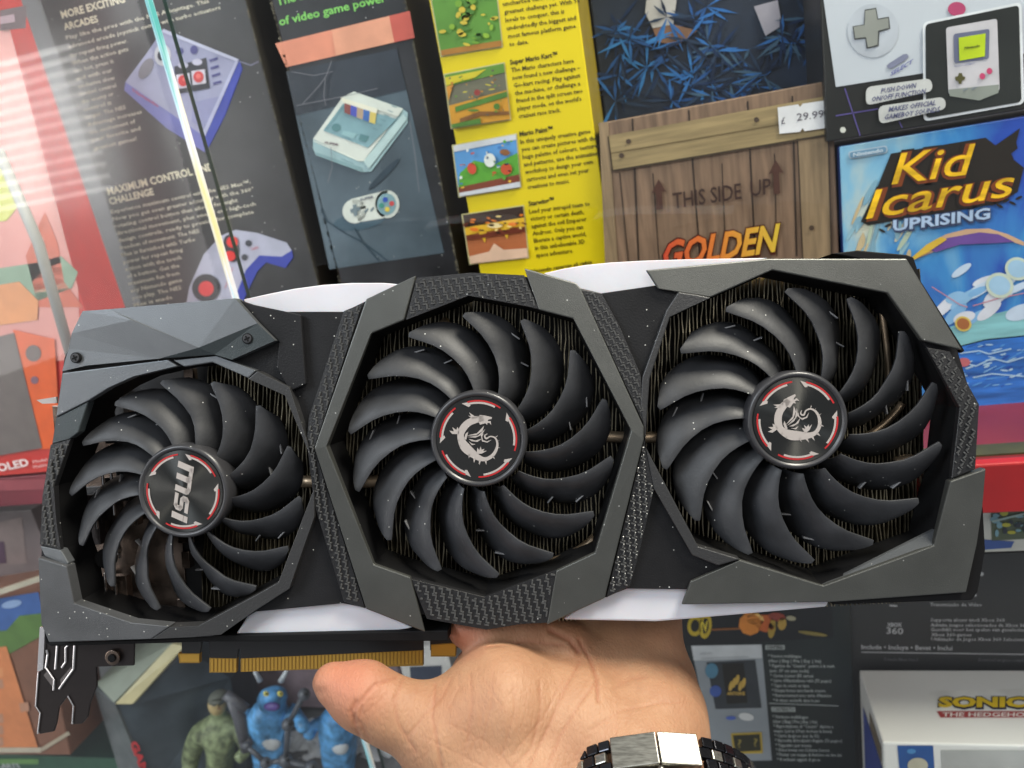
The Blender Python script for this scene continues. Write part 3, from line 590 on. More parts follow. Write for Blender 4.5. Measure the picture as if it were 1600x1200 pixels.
f.text(mb, 'IV', 1096, 988, 1107, 986, 16, '#d9c13c', 4, .04); f.line(mb, [(1110, 984), (1160, 982)], 3, '#8a5528', 2)
for x, y, a, bb, c in ((1172, 975, 18, 18, '#d88430'), (1180, 968, 14, 10, '#f0c070'), (1196, 974, 16, 14, '#b85a24'), (1206, 982, 6, 16, '#a88a34'), (1214, 964, 14, 7, '#8a3a2c'), (1236, 966, 8, 4, '#a09a80'), (1222, 975, 7, 10, '#b39040'), (1270, 990, 24, 3, '#8a7a40')): f.disc(mb, x, y, a, bb, c, 2.5, 8, n=9)
part(mb, 'golden_artwork', r)
mb = MB(); LG = mat('silver_grey_print', lin('#8f959c'), .35, var=.2, noise_s=14)
f.poly(mb, [(1080, 1009), (1190, 1007), (1206, 1188), (1116, 1190)], LG, 1); f.poly(mb, [(1080, 1009), (1190, 1007), (1191, 1028), (1084, 1032)], '#c3c6ca', 2)
f.poly(mb, [(1104, 1035), (1180, 1031), (1190, 1106), (1118, 1108)], '#30343a', 2); f.disc(mb, 1112, 1048, 10, 12, '#4f7f9a', 3); f.disc(mb, 1118, 1080, 9, 9, '#3c56a0', 3); f.poly(mb, [(1128, 1037), (1162, 1036), (1168, 1098), (1136, 1100)], '#17130f', 3)
for k in range(5): f.disc(mb, 1142 + k * 5, 1072 - (k % 3) * 5, 3, 8, '#c8a44c', 4, 12)
f.text(mb, 'ANTOINE', 1136, 1086, 1164, 1086, 5, '#c8a44c', 4, .03); f.disc(mb, 1166, 1120, 12, 6, '#cfcfd0', 3, 10); f.disc(mb, 1142, 1122, 8, 3, '#4a62b4', 3)
f.text(mb, 'antoine.com', 1094, 1023, 1112, 1022, 4, '#8a8f96', 3); f.line(mb, [(1096, 1029), (1170, 1026)], 1, '#8a8f96', 3)
f.poly(mb, [(1142, 1146), (1190, 1144), (1192, 1177), (1146, 1178)], '#b89c3a', 3); f.poly(mb, [(1145, 1149), (1187, 1147), (1189, 1173), (1149, 1175)], '#2b2918', 4); f.text(mb, '?  ?', 1153, 1168, 1184, 1166, 13, '#9a8a44', 5)
part(mb, 'contents_picture', r)
mb = MB(); TW = '#b4bab8'
f.poly(mb, [(1196, 1008), (1226, 1008), (1226, 1015), (1196, 1015)], TW, 1); f.text(mb, 'CONTENU', 1198, 1014, 1224, 1014, 5, '#15191a', 2, .03)
for i, (t, xe) in enumerate((('* Version multilingue', 1252), ('  (Ger | Eng | Fra | Esp | Ita)', 1283), ('* Figurine de “Cesare”, peinte à la main', 1304), ('  (env. 37 cm avec socle)', 1264), ('* Cartes à jouer (55 cartes)', 1271), ('* Livre d\'illustrations relié (72 pages)', 1299), ('* Tapis de souris en tissu', 1264), ('* Disque bonus avec bande sonore', 1290), ('* Remerciement avec carte d\'Antoine', 1299), ('* 4 objets exclusifs dans le jeu', 1280))):
    x0 = 1200 + i * .9; y = 1027 + i * 7.7; f.text(mb, t, x0, y, xe, y + .6, 4.8, TW, 1, .012, res=1)
f.line(mb, [(1202, 1099), (1310, 1103)], 1, TW, 1)
f.poly(mb, [(1205, 1105), (1242, 1105), (1243, 1112), (1206, 1112)], TW, 1); f.text(mb, 'CONTENUTO', 1207, 1111, 1241, 1111, 5, '#15191a', 2, .03)
for i, (t, xe) in enumerate((('* Versione multilingue', 1263), ('  (Ger | Eng | Fra | Esp | Ita)', 1277), ('* Riproduzione di “Cesare” dipinta a', 1302), ('  mano (circa 37cm inclusa la base)', 1300), ('* Carte da gioco (set da 55)', 1280), ('* Raccolta di bozzetti rilegata (72 pagine)', 1316), ('* Tappetino per mouse', 1268), ('* Disco bonus con Colonna Sonora', 1296), ('* Poster con mappa di Antoine sui due lati', 1315), ('* 4 esclusivi oggetti di gioco', 1282))):
    x0 = 1207 + i * .8; y = 1122 + i * 7.4; f.text(mb, t, x0, y, xe, y + .8, 4.8, TW, 1, .012, res=1)
part(mb, 'white_lettering', r)
# ---- white window box, low right (its lid faces up)
pA, pB = W(1342, 1045, .451), None; zt = pA.z; pB = H(1380, 1160, zt); x0, x1, y0, y1, zb = pA.x, pA.x + .26, pB.y, .450, zt - .09
r = thing('toy_box', ((x0 + x1) / 2, (y0 + y1) / 2, zb), 'white toy box with yellow SONIC lettering on its lid and blue side', 'box')
mb = MB(); MWc = mat('white_carton', (.88, .87, .84), .4, var=.03, noise_s=12)
mb.box(((x0 + x1) / 2, (y0 + y1) / 2, (zt + zb) / 2), Vector(((x1 - x0) / 2, 0, 0)), Vector((0, (y1 - y0) / 2, 0)), Vector((0, 0, (zt - zb) / 2)), MWc)
mb.build('carton', r, r.location, bevel=.001)
f = Face(0, zt); mb = MB(); LV = (0.05, -1)
f.poly(mb, rrect([(1446, 1080), (1660, 1074), (1660, 1110), (1458, 1106)], 14), '#f2f1ec', 1)
f.text(mb, 'SONIC', 1464, 1106, 1606, 1106, 17, '#1f1c40', 2, .10, lean=(.02, -1)); f.text(mb, 'SONIC', 1466, 1104, 1604, 1104, 15, '#f0cb18', 3, .05, lean=(.02, -1))
f.poly(mb, [(1464, 1111), (1640, 1111), (1640, 1121), (1470, 1121)], '#a83c3c', 2); f.text(mb, 'THE HEDGEHOG', 1472, 1119.5, 1615, 1119.5, 6.5, '#efe6e2', 3, .02, lean=(.1, -1))
part(mb, 'lid_lettering', r)
f = Face(y0); mb = MB(); f.poly(mb, [(1402, 1165), (1458, 1165), (1462, 1230), (1408, 1230)], '#24569c', 1); f.disc(mb, 1434, 1196, 16, 12, '#c9c3ac', 2); f.disc(mb, 1424, 1174, 7, 4, '#4f8fc8', 2)
f.poly(mb, [(1470, 1172), (1660, 1172), (1660, 1260), (1474, 1260)], mat('clear_window_film', (.50, .50, .48), .12, var=.15, noise_s=30), 1)
part(mb, 'front_window', r)
mb = MB(); z2 = zt - .006
def side(px, m, a0, a1, b0, b1):
    mb.add([(x0 - .0004, a0, b0), (x0 - .0004, a1, b0), (x0 - .0004, a1, b1), (x0 - .0004, a0, b1)], [(0, 1, 2, 3)], m)
side(0, P('#4556a8'), y0 + .002, y1 - .01, zb, zt - .022); side(0, P('#8a7a66'), y0 + .004, y1 - .03, zt - .020, zt - .008)
part(mb, 'blue_side_print', r)

# ---------------- lower left: blocky landscape box, game case, toys
Y = .40
def freebox(name, label, cat, base, dims, rz, tilt, faces, bev=.0008):
    root = thing(name, base, label, cat); root.rotation_euler = (tilt, 0, rz)
    a, b, c = dims; mb = MB(); mb.box((0, 0, c / 2), Vector((a / 2, 0, 0)), Vector((0, b / 2, 0)), Vector((0, 0, c / 2)), faces['body']); mb.build('carton', root, bevel=bev)
    return root
# blocky landscape box
p = W(-95, 1170, .40)
g = thing('game_box', (p.x, .42, p.z), 'orange, green and blue pixel-landscape box at the lower left, behind the bracket', 'box')
mb = MB(); f = Face(.40)
q = [(-160, 960), (60, 925), (110, 1180), (-160, 1178)]
T = [W(x, y, .40) for x, y in q]; mb.prism(T, [v + Vector((0, .045, 0)) for v in T], P('#7c5340')); mb.build('carton', g, g.location, bevel=.0008)
mb = MB()
f.poly(mb, [(-160, 960), (60, 925), (67, 960), (30, 962), (10, 985), (-160, 1000)], '#3d5f9c', 1); f.disc(mb, 18, 944, 16, 6, '#8fa6cc', 2, -12)
f.poly(mb, [(-160, 1000), (10, 985), (30, 962), (67, 958), (75, 988), (0, 1030), (-160, 1040)], '#57763a', 2)
f.poly(mb, [(-160, 1030), (10, 1010), (60, 1170), (-160, 1175)], '#cf7f50', 3); f.line(mb, [(-160, 1172), (64, 1172)], 8, '#b9ad9a', 4); f.line(mb, [(64, 1172), (108, 1145)], 6, '#a79a86', 4)
for i in range(16):
    x, y = random.randint(-3, 2) * 20 - 10 + 20, 1045 + random.randint(0, 6) * 18; s = 14
    if x < 8 + (y - 1010) * .28: f.poly(mb, [(x, y), (x + s, y - 2), (x + s + 2, y + 12), (x + 2, y + 14)], random.choice(['#d99060', '#c2703f', '#b8866c']), 3.5 + i * .02)
part(mb, 'blocky_landscape_print', g)
p = W(60, 1200, .43)
r = carton('game_case', 'green-edged dark game case lying under the pixel-landscape box', 'game case', (-160, 1190), (175, 1130), (40, 1180), (40, 1260), .425, .06, '#355a48', '#27403a')
f = Face(.425); mb = MB(); f.poly(mb, [(-160, 1186), (60, 1186), (60, 1194), (-160, 1194)], '#6f9a5a', 1); f.text(mb, 'KARTS', -4, 1200, 32, 1200, 8, '#c9c9cc', 1, .02); part(mb, 'cover_print', r)
# grey gap filler carton left middle
r = carton('storage_box', 'blurred taupe box under the shelf at the far left', 'box', (-200, 850), (70, 850), (0, 800), (0, 925), .44, .10, mat('taupe_print', (.13, .10, .10), .4, var=.5, noise_s=14), '#4a3d3d')
mb = MB(); f = Face(.44); f.poly(mb, [(-60, 830), (34, 808), (42, 880), (-60, 890)], '#7d6d6a', 1); f.poly(mb, [(-60, 850), (6, 846), (10, 880), (-60, 884)], '#4d3448', 2); part(mb, 'pale_panel', r)
mb = MB(); mb.box(W(20, 918, .395), (W(62, 903, .395) - W(-30, 934, .395)) / 2 * 1.3, Vector((0, .002, 0)), Vector((0, 0, .0018)), P('#b3aa98'))
tag(mb.build('label_strip'), 'thin cream strip slanting above the pixel-landscape box', 'strip')
# standing game case with cream edge
B0 = [W(148, 1080, .44), W(180, 1102, .415), W(232, 1215, .415), W(196, 1222, .44)]
g = thing('game_case', ((B0[0] + B0[2]) / 2), 'dark standing game case with cream edge and red spine letters, below the slot bracket', 'game case')
mb = MB(); a = [W(180, 1102, .415), W(206, 1102, .415), W(292, 1014, .46), W(360, 1060, .47), W(395, 1240, .45), W(235, 1240, .415)]
mb.prism(a, [v + Vector((.004, .03, .0)) for v in a], mat('dark_case_print', (.06, .075, .09), .3, var=.6, noise_s=16)); part(mb, 'case_front', g, bevel=.0006)
mb = MB(); a = [W(145, 1072, .425), W(180, 1101, .414), W(237, 1240, .414), W(196, 1240, .425)]; mb.prism(a, [v + Vector((0, .012, 0)) for v in a], mat('case_spine', (.13, .14, .145), .25, var=.2)); part(mb, 'spine', g, bevel=.0006)
mb = MB(); a = [W(180, 1100, .4135), W(207, 1100, .4135), W(288, 1010, .459), W(268, 1006, .459)]; mb.prism(a, [v + Vector((0, .004, -.001)) for v in a], P('#c9bd92')); part(mb, 'cream_edge', g)
mb = MB(); a = [W(150, 1068, .424), W(178, 1098, .4145), W(268, 1006, .462), W(212, 1002, .47)]; mb.prism(a, [v + Vector((0, .004, -.002)) for v in a], P('#93998a')); part(mb, 'top_edge', g)
mb = MB(); f = Face(.4135); f.text(mb, 'GAMES', 203, 1160, 232, 1235, 11, '#b8272c', 2, .05, lean=(.93, -.35)); part(mb, 'red_lettering', g)

# soldier figurine
def grow(name, nodes, edges, m, parent=None, origin=(0, 0, 0), lvl=2):
    me = bpy.data.meshes.new(name); o0 = Vector(origin); me.from_pydata([Vector(n[0]) - o0 for n in nodes], edges, [])
    ob = bpy.data.objects.new(name, me); COL.objects.link(ob)
    if parent: ob.parent = parent
    sk = ob.modifiers.new('skin', 'SKIN'); sk.use_smooth_shade = True
    for i, n in enumerate(nodes): me.skin_vertices[0].data[i].radius = (n[1], n[1] if len(n) < 3 else n[2])
    me.skin_vertices[0].data[0].use_root = True
    ss = ob.modifiers.new('sub', 'SUBSURF'); ss.levels = lvl; ss.render_levels = lvl
    me.materials.append(m); return ob
def wp(px, py, y=.42): return W(px, py, y)
YF = .43; O = wp(345, 1290, YF)
g = thing('soldier_figurine', O, 'small toy soldier in a green jacket and grey cap, head down behind the gold connector', 'figurine')
mj = mat('olive_toy_plastic', (.19, .225, .115), .5, var=.7, noise_s=140, bump=1., bump_s=300)
body = grow('body', [(wp(342, 1250, YF), .012), (wp(344, 1210, YF), .013, .010), (wp(345, 1160, YF), .021, .012), (wp(345, 1134, YF), .016, .010), (wp(342, 1116, YF), .005), (wp(340, 1104, YF), .0075), (wp(340, 1092, YF), .0072),
     (wp(312, 1144, YF), .010), (wp(298, 1180, YF), .0085), (wp(296, 1215, YF - .01), .0055), (wp(376, 1140, YF), .0075), (wp(386, 1172, YF - .012), .006), (wp(368, 1190, YF - .022), .005),
     (wp(328, 1290, YF), .008), (wp(360, 1290, YF), .008)],
     [(0, 1), (1, 2), (2, 3), (3, 4), (4, 5), (5, 6), (3, 7), (7, 8), (8, 9), (3, 10), (10, 11), (11, 12), (0, 13), (0, 14)], mj, g, O)
mb = MB(); c = wp(339, 1102, YF - .003); mb.ball(c, .0072, .0072, .0088, mat('toy_skin', (.46, .34, .16), .5)); c2 = wp(340, 1101, YF - .010)
mb.ball(c2 + Vector((.0028, 0, .001)), .0009, .0006, .0007, P('#221a14'), 6, 4); mb.ball(c2 + Vector((-.0028, 0, .001)), .0009, .0006, .0007, P('#221a14'), 6, 4); mb.ball(c2 + Vector((0, -.0006, -.001)), .001, .0014, .0014, mat('toy_skin', ()), 6, 4)
mb.ball(c2 + Vector((0, .0002, -.0042)), .002, .0006, .0004, P('#7a3a28'), 6, 4); part(mb, 'head', g, smooth=True)
mb = MB(); mb.ball(wp(341, 1090, YF - .002), .0082, .0085, .0052, mat('grey_cap', (.13, .135, .11), .6)); mb.box(wp(338, 1096, YF - .010), Vector((.005, 0, 0)), Vector((0, .003, -.0006)), Vector((0, 0, .0006)), MATS['grey_cap']); part(mb, 'cap', g, smooth=True)
mb = MB(); mg = mat('gunmetal_toy', (.10, .10, .115), .4)
mb.tube([wp(360, 1092, YF - .02), wp(374, 1120, YF - .02), wp(384, 1172, YF - .02)], [.0035, .0055, .004], mg, 8); mb.tube([wp(352, 1085, YF - .02), wp(385, 1108, YF - .018)], .0042, mg, 8); mb.ball(wp(384, 1160, YF - .02), .006, .005, .006, mg)
part(mb, 'toy_gun', g, smooth=True)
# blue toy creatures (generic)
def bluetoy(cx, cy, s, label, YY):
    O = W(cx, cy + 90 * s, YY); g = thing('toy_creature', O, label, 'toy', 'blue toy creatures on the white wrapping')
    mbl = mat('sky_blue_toy', (.11, .33, .62), .4, var=.6, noise_s=120, bump=1., bump_s=260); mwh = mat('white_toy', (.72, .74, .76), .4); k = .00042 * s
    def q(x, y, dy=0): return W(cx + x * s, cy + y * s, YY + dy)
    grow('body', [(q(0, 66), 34 * k), (q(0, 38), 38 * k), (q(0, 6), 28 * k), (q(4, -20, -.006), 33 * k), (q(2, -38), 20 * k), (q(-42, 12), 14 * k), (q(-56, 40, -.012), 15 * k), (q(40, 10), 14 * k), (q(56, 34, -.012), 15 * k), (q(-18, 100), 13 * k), (q(18, 100), 13 * k)],
         [(0, 1), (1, 2), (2, 3), (3, 4), (2, 5), (5, 6), (2, 7), (7, 8), (0, 9), (0, 10)], mbl, g, O)
    for sx in (-1, 1):
        mb = MB(); mb.tube([q(sx * 16, -44), q(sx * 24, -58), q(sx * 26, -72)], [6 * k, 4 * k, 1.2 * k], mwh, 8); part(mb, 'horn', g, smooth=True)
        mb = MB(); mb.ball(q(sx * 11 + 4, -24, -.006 - 32 * k), 6 * k, 4 * k, 6 * k, mat('yellow_toy', (.70, .62, .12), .4)); mb.ball(q(sx * 11 + 4, -24, -.006 - 37 * k), 2.4 * k, 1.5 * k, 2.4 * k, P('#1b1b20')); part(mb, 'eye', g, smooth=True)
    mb = MB(); mb.ball(q(2, -4, -.006 - 27 * k), 18 * k, 8 * k, 9 * k, mat('violet_toy', (.10, .06, .24), .4)); part(mb, 'mouth', g, smooth=True)
    mb = MB(); mb.ball(q(0, 48, -26 * k), 22 * k, 14 * k, 24 * k, mwh); part(mb, 'belly', g, smooth=True)
bluetoy(423, 1108, 1.0, 'larger horned sky-blue toy creature behind the grey pegs', .44)
bluetoy(530, 1120, .92, 'horned sky-blue toy creature right behind the thumb tip', .455)
# grey peg connectors
YY = .405; O = W(450, 1250, YY); g = thing('peg_connector', O, 'charcoal ball-and-peg toy construction in front of the larger blue creature', 'toy')
mgp = mat('charcoal_toy', (.075, .08, .095), .4, var=.2)
mb = MB(); N = [(475, 1085, 13), (450, 1132, 14), (446, 1188, 15), (415, 1192, 13), (486, 1200, 15), (440, 1240, 13), (385, 1165, 9)]
for x, y, rr in N: mb.ball(W(x, y, YY), rr * .00036, rr * .00036, rr * .00036, mgp, 14, 10)
for a, b_ in ((0, 1), (1, 2), (2, 3), (2, 4), (2, 5), (3, 6)): mb.tube([W(N[a][0], N[a][1], YY), W(N[b_][0], N[b_][1], YY)], .0021, mgp, 10)
for x, y, rr in N[:5]: mb.ball(W(x + 3, y - 1, YY - rr * .00031), .0018, .0012, .0022, P('#0c0d10'), 8, 5)
part(mb, 'pegs', g, smooth=True)
# crumpled white wrapping
mb = MB(); nx, ny = 46, 26; vs = []
for j in range(ny):
    for i in range(nx):
        px = 330 + 300 * i / (nx - 1); py = 1140 + 120 * j / (ny - 1)
        h = noise.turbulence_vector(Vector((px * .022, py * .03, 1.3)), 4, True)
        q = W(px, py + 14 * math.sin(i * .45), .475 + .02 * h.x - .0005 * j); q.z += .012 * h.y; vs.append(q)
fs = [(j * nx + i, j * nx + i + 1, (j + 1) * nx + i + 1, (j + 1) * nx + i) for j in range(ny - 1) for i in range(nx - 1)]
mb.add(vs, fs, mat('white_wrapping_film', (.88, .88, .89), .25, spec=.8)); o = mb.build('plastic_wrapping'); tag(o, 'crumpled white plastic wrapping under the blue toy creatures', 'wrapping')
sd = o.modifiers.new('thick', 'SOLIDIFY'); sd.thickness = .0006
# pale pink slab behind the toys
mb = MB(); T = [W(300, 1000, .52), W(600, 990, .52), W(640, 1090, .52), W(560, 1110, .52), W(340, 1100, .52)]; mb.prism(T, [v + Vector((0, .03, 0)) for v in T], mat('pale_pink', (.30, .22, .24), .5, var=.4, noise_s=30))
tag(mb.build('pink_slab', bevel=.002), 'blurred pale pink slab behind the toys', 'box')
r = carton('white_jar', 'small white jar with dark label, seen in the gap beside the thumb', 'jar', (625, 1040), (705, 1040), (660, 1010), (660, 1110), .44, .03, '#cfcac4')
f = Face(.44); mb = MB(); f.poly(mb, [(640, 1042), (690, 1040), (690, 1064), (642, 1064)], '#3b4152', 1); part(mb, 'dark_label', r)

# ------------------------------------------------------------------ cabinet glass
m_gl = bpy.data.materials.new('cabinet_glass'); m_gl.use_nodes = True; nt = m_gl.node_tree; nt.nodes.remove(nt.nodes['Principled BSDF'])
out = nt.nodes['Material Output']; tr = nt.nodes.new('ShaderNodeBsdfTransparent'); gl = nt.nodes.new('ShaderNodeBsdfGlossy'); gl.inputs['Roughness'].default_value = .0
tr.inputs[0].default_value = (.975, .985, .98, 1); fr = nt.nodes.new('ShaderNodeFresnel'); fr.inputs[0].default_value = 1.45; mx = nt.nodes.new('ShaderNodeMixShader')
ge = nt.nodes.new('ShaderNodeNewGeometry'); iv = nt.nodes.new('ShaderNodeMath'); iv.operation = 'SUBTRACT'; iv.inputs[0].default_value = 1; nt.links.new(ge.outputs['Backfacing'], iv.inputs[1])
ml = nt.nodes.new('ShaderNodeMath'); ml.operation = 'MULTIPLY'; nt.links.new(fr.outputs[0], ml.inputs[0]); nt.links.new(iv.outputs[0], ml.inputs[1]); nt.links.new(ml.outputs[0], mx.inputs[0]); nt.links.new(tr.outputs[0], mx.inputs[1]); nt.links.new(gl.outputs[0], mx.inputs[2]); nt.links.new(mx.outputs[0], out.inputs[0])
XE = W(225, 0, .348).x
def edge_mat():
    m = bpy.data.materials.new('painted_prism_edge'); m.use_nodes = True; nt = m.node_tree; b = nt.nodes['Principled BSDF']; b.inputs['Roughness'].default_value = .15
    tc = nt.nodes.new('ShaderNodeTexCoord'); n = nt.nodes.new('ShaderNodeTexNoise'); n.inputs['Scale'].default_value = 14; mp = nt.nodes.new('ShaderNodeMapping'); mp.inputs['Scale'].default_value = (12, 12, 1)
    nt.links.new(tc.outputs['Object'], mp.inputs[0]); nt.links.new(mp.outputs[0], n.inputs['Vector']); c = nt.nodes.new('ShaderNodeValToRGB'); nt.links.new(n.outputs[0], c.inputs[0])
    e = c.color_ramp.elements; e[0].position = .32; e[0].color = (.10, .42, .42, 1); e[1].position = .68; e[1].color = (.80, .74, .40, 1); e.new(.44).color = (.55, .78, .85, 1); e.new(.55).color = (.80, .80, .88, 1)  # prism colours of the edge painted into its base colour
    nt.links.new(c.outputs[0], b.inputs[0]); return m
m_edge = edge_mat()
def pane(name, xa, xb, ya, yb, label, edge_x=None):
    g = thing(name, ((xa + xb) / 2, ya, -.5), label, 'glass pane')
    mb = MB(); mb.box(((xa + xb) / 2, (ya + yb) / 2, 0), Vector(((xb - xa) / 2, 0, 0)), Vector((0, (yb - ya) / 2, 0)), Vector((0, 0, .5)), m_gl); mb.build('glass_sheet', g, g.location)
    return g
g = pane('sliding_glass', -1.1, XE, .3475, .3525, 'left sliding glass pane whose bright polished edge runs down past the console box')
mb = MB(); mb.box((XE + .0011, .350, 0), Vector((.0007, 0, 0)), Vector((0, .0022, 0)), Vector((0, 0, .5)), m_edge); mb.build('polished_edge', g, g.location)
xr = W(258, 0, .3585).x
g = pane('sliding_glass', xr, .6, .356, .361, 'right sliding glass pane, clear, covering the yellow, crate and game boxes')
mb = MB(); mb.box((xr - .0006, .3585, 0), Vector((.0002, 0, 0)), Vector((0, .0014, 0)), Vector((0, 0, .5)), P('#1c2624')); tag(mb.build('dark_edge', g, g.location), 'dark thin edge of the right pane')
# sun-lit venetian blind of the shop window behind the photographer (seen only as a reflection)
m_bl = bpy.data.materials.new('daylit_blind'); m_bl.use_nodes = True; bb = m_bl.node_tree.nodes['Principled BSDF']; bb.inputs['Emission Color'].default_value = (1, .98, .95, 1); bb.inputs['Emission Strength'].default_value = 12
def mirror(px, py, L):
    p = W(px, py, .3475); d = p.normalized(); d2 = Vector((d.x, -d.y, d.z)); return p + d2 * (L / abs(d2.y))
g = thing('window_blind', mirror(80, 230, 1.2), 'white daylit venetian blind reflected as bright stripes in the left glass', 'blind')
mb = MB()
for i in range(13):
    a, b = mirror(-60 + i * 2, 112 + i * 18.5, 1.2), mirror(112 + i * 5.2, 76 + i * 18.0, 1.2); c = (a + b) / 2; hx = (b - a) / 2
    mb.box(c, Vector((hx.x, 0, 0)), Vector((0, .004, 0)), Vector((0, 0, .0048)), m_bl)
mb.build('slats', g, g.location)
m_sh = bpy.data.materials.new('haze_glow'); m_sh.use_nodes = True; bb = m_sh.node_tree.nodes['Principled BSDF']; bb.inputs['Emission Color'].default_value = (1, .97, .96, 1); bb.inputs['Emission Strength'].default_value = 2.2
mb = MB(); A = [mirror(-330, 20, 1.26), mirror(196, -60, 1.26), mirror(345, 470, 1.26), mirror(-330, 700, 1.26)]; mb.prism(A, [v + Vector((0, -.004, 0)) for v in A], m_sh); mb.build('haze_panel', g, g.location)  # unseen glowing panel, added to reflect as haze in the left glass

# ================================================================== GRAPHICS CARD
nc = Vector((-.0786, -.05, .995)).normalized()
e = Vector((math.cos(math.radians(3.2)), math.sin(math.radians(3.2)), 0)); e = (e - nc * e.dot(nc)).normalized(); vv = nc.cross(e)
OC = Vector((0, (600 - 700) / F, -1)) * .262
CM = Matrix((e, vv, nc)).transposed()          # card axes -> camera axes
card = thing('graphics_card', (0, 0, 0), 'triple-fan graphics card in black and gunmetal, resting on the hand in front of the glass', 'graphics card')
card.matrix_world = Matrix.Translation(ROT @ OC) @ (ROT @ CM).to_4x4()
CMT = CM.transposed()
def K(px, py, w=0.):                           # pixel -> card-local point at height w above the shroud face (metres)
    d = Vector(((px - 800) / F, (600 - py) / F, -1)); t = (OC.dot(nc) + w) / d.dot(nc); return CMT @ (d * t - OC)
mm = .001
def plate(name, pts, w, th, m, parent=None, bevel=.0004, holes=(), drop=True, slope=0, build=True, mb=None):
    """outline (px,py[,w]) at height w, extruded straight back by th (mm)"""
    mb = mb or MB()
    def top(q): return [K(p[0], p[1], (p[2] if len(p) > 2 else w - slope * abs(p[1] - (708 - .05 * (p[0] - 747))) / 260) * mm) for p in q]
    def bot(q): return [Vector((v.x, v.y, (w - th) * mm)) for v in top(q)]
    mb.prism(top(pts), bot(pts), m, [(top(h), bot(h)) for h in holes])
    return mb.build(name, parent or card, bevel=bevel) if build else mb

HL = [(140, 625), (175, 603), (210, 587), (275, 572), (288, 572), (332, 566), (388, 590), (445, 617), (478, 690), (494, 735), (490, 765), (435, 910), (400, 930), (310, 978), (265, 979), (205, 973), (116, 943), (104, 885), (95, 860), (88, 815), (83, 760), (112, 684), (122, 675)]
HM = [(580, 521), (631, 500), (732, 462), (830, 480), (842, 484), (896, 498), (986, 672), (929, 864), (869, 892), (757, 932), (641, 902), (584, 882), (510, 698)]
HR = [(1047, 495), (1111, 464), (1207, 422), (1387, 458), (1441, 532), (1500, 637), (1487, 748), (1459, 852), (1286, 915), (1157, 874), (1091, 854), (1008, 697), (1015, 592)]
BASE = [(100, 560), (131, 489), (367, 470), (400, 482), (447, 487), (537, 487), (572, 470), (650, 440), (735, 432), (820, 432), (905, 450), (940, 458), (1024, 446), (1200, 410), (1408, 408), (1496, 546), (1522, 632), (1516, 733), (1528, 740), (1503, 918), (1290, 938), (1072, 921), (980, 920), (945, 934), (856, 966), (760, 978), (660, 960), (571, 950), (535, 943), (400, 956), (330, 995), (78, 999), (64, 870), (68, 775), (88, 650)]
plate('shroud_base', BASE, -5.4, 2, M_DARK, holes=[HL, HM, HR], bevel=.0003)
# inner funnel walls of the three openings (black, reaching down to the fins)
for H_ in (HL, HM, HR):
    mb = MB(); t = [K(x, y, -.0056) for x, y in H_]; cx = sum(v.x for v in t) / len(t); cy = sum(v.y for v in t) / len(t)
    def sc_(q, k, dz): return [Vector((cx + (v.x - cx) * k, cy + (v.y - cy) * k, v.z + dz)) for v in q]
    a, b2, c2, d2 = sc_(t, 1.004, 0), sc_(t, .985, -.018), sc_(t, 1.012, -.018), sc_(t, 1.02, 0); n = len(t)
    mb.add(a + b2 + c2 + d2, [(k * n + i, k * n + (i + 1) % n, ((k + 1) % 4) * n + (i + 1) % n, ((k + 1) % 4) * n + i) for k in range(4) for i in range(n)], M_BLACK)
    mb.build('fan_opening_wall', card)
# white light-diffusing inserts
for q in ([(380, 468), (420, 459), (460, 451), (505, 445), (550, 442), (600, 442), (622, 444), (640, 452), (572, 475), (537, 495), (447, 495), (395, 492)],
          [(850, 427), (880, 420), (915, 414), (955, 410), (1010, 407), (1080, 405), (1200, 403), (1060, 440), (1024, 455), (940, 466), (890, 460)],
          [(368, 992), (400, 940), (535, 930), (572, 945), (645, 981), (580, 991), (507, 996), (430, 995)],
          [(880, 969), (930, 925), (980, 905), (1072, 905), (1085, 930), (1300, 930), (1292, 949), (1075, 968), (1025, 972)]):
    plate('light_diffuser', q, -8, 12, M_WHITE, bevel=.0025)
# gunmetal frame of the middle fan
GM = dict(th=4.5, bevel=.00045, slope=3.2)
plate('frame_bracket', [(650, 430), (572, 467), (491, 700), (572, 952), (664, 988), (641, 902), (584, 882), (510, 698), (580, 521), (631, 500)], 0, m=M_GREY, **GM)
plate('frame_bracket', [(819, 419), (900, 442), (907, 450), (1006, 667), (1006, 687), (945, 935), (854, 977), (869, 892), (929, 864), (986, 672), (896, 498), (842, 484)], 0, m=M_GREY, **GM)
plate('frame_bracket', [(1009, 422), (1200, 404), (1417, 404), (1504, 547), (1441, 532), (1387, 458), (1207, 422), (1111, 464), (1028, 451)], 0, m=M_GREY, **GM)
# lower right bracket with a bevelled inner facet
mb = MB()
plate('', [(1541, 732), (1536, 790), (1527, 850), (1510, 926), (1300, 941), (1065, 945), (1079, 909), (1157, 875), (1286, 915), (1459, 852), (1485, 752)], 0, 4.5, M_GREY, build=False, mb=mb, slope=3.2)
A = [K(1286, 915, -.0030), K(1459, 853, -.0022), K(1463, 826, -.008), K(1300, 908, -.008)]
mb.build('frame_bracket', card, bevel=.00045)
mb = MB(); mb.prism(A, [v + Vector((0, .0, -.0015)) for v in A], M_GREYB); mb.build('bevelled_facet', card)  # facet in a paler metal, painting in the light on its slope
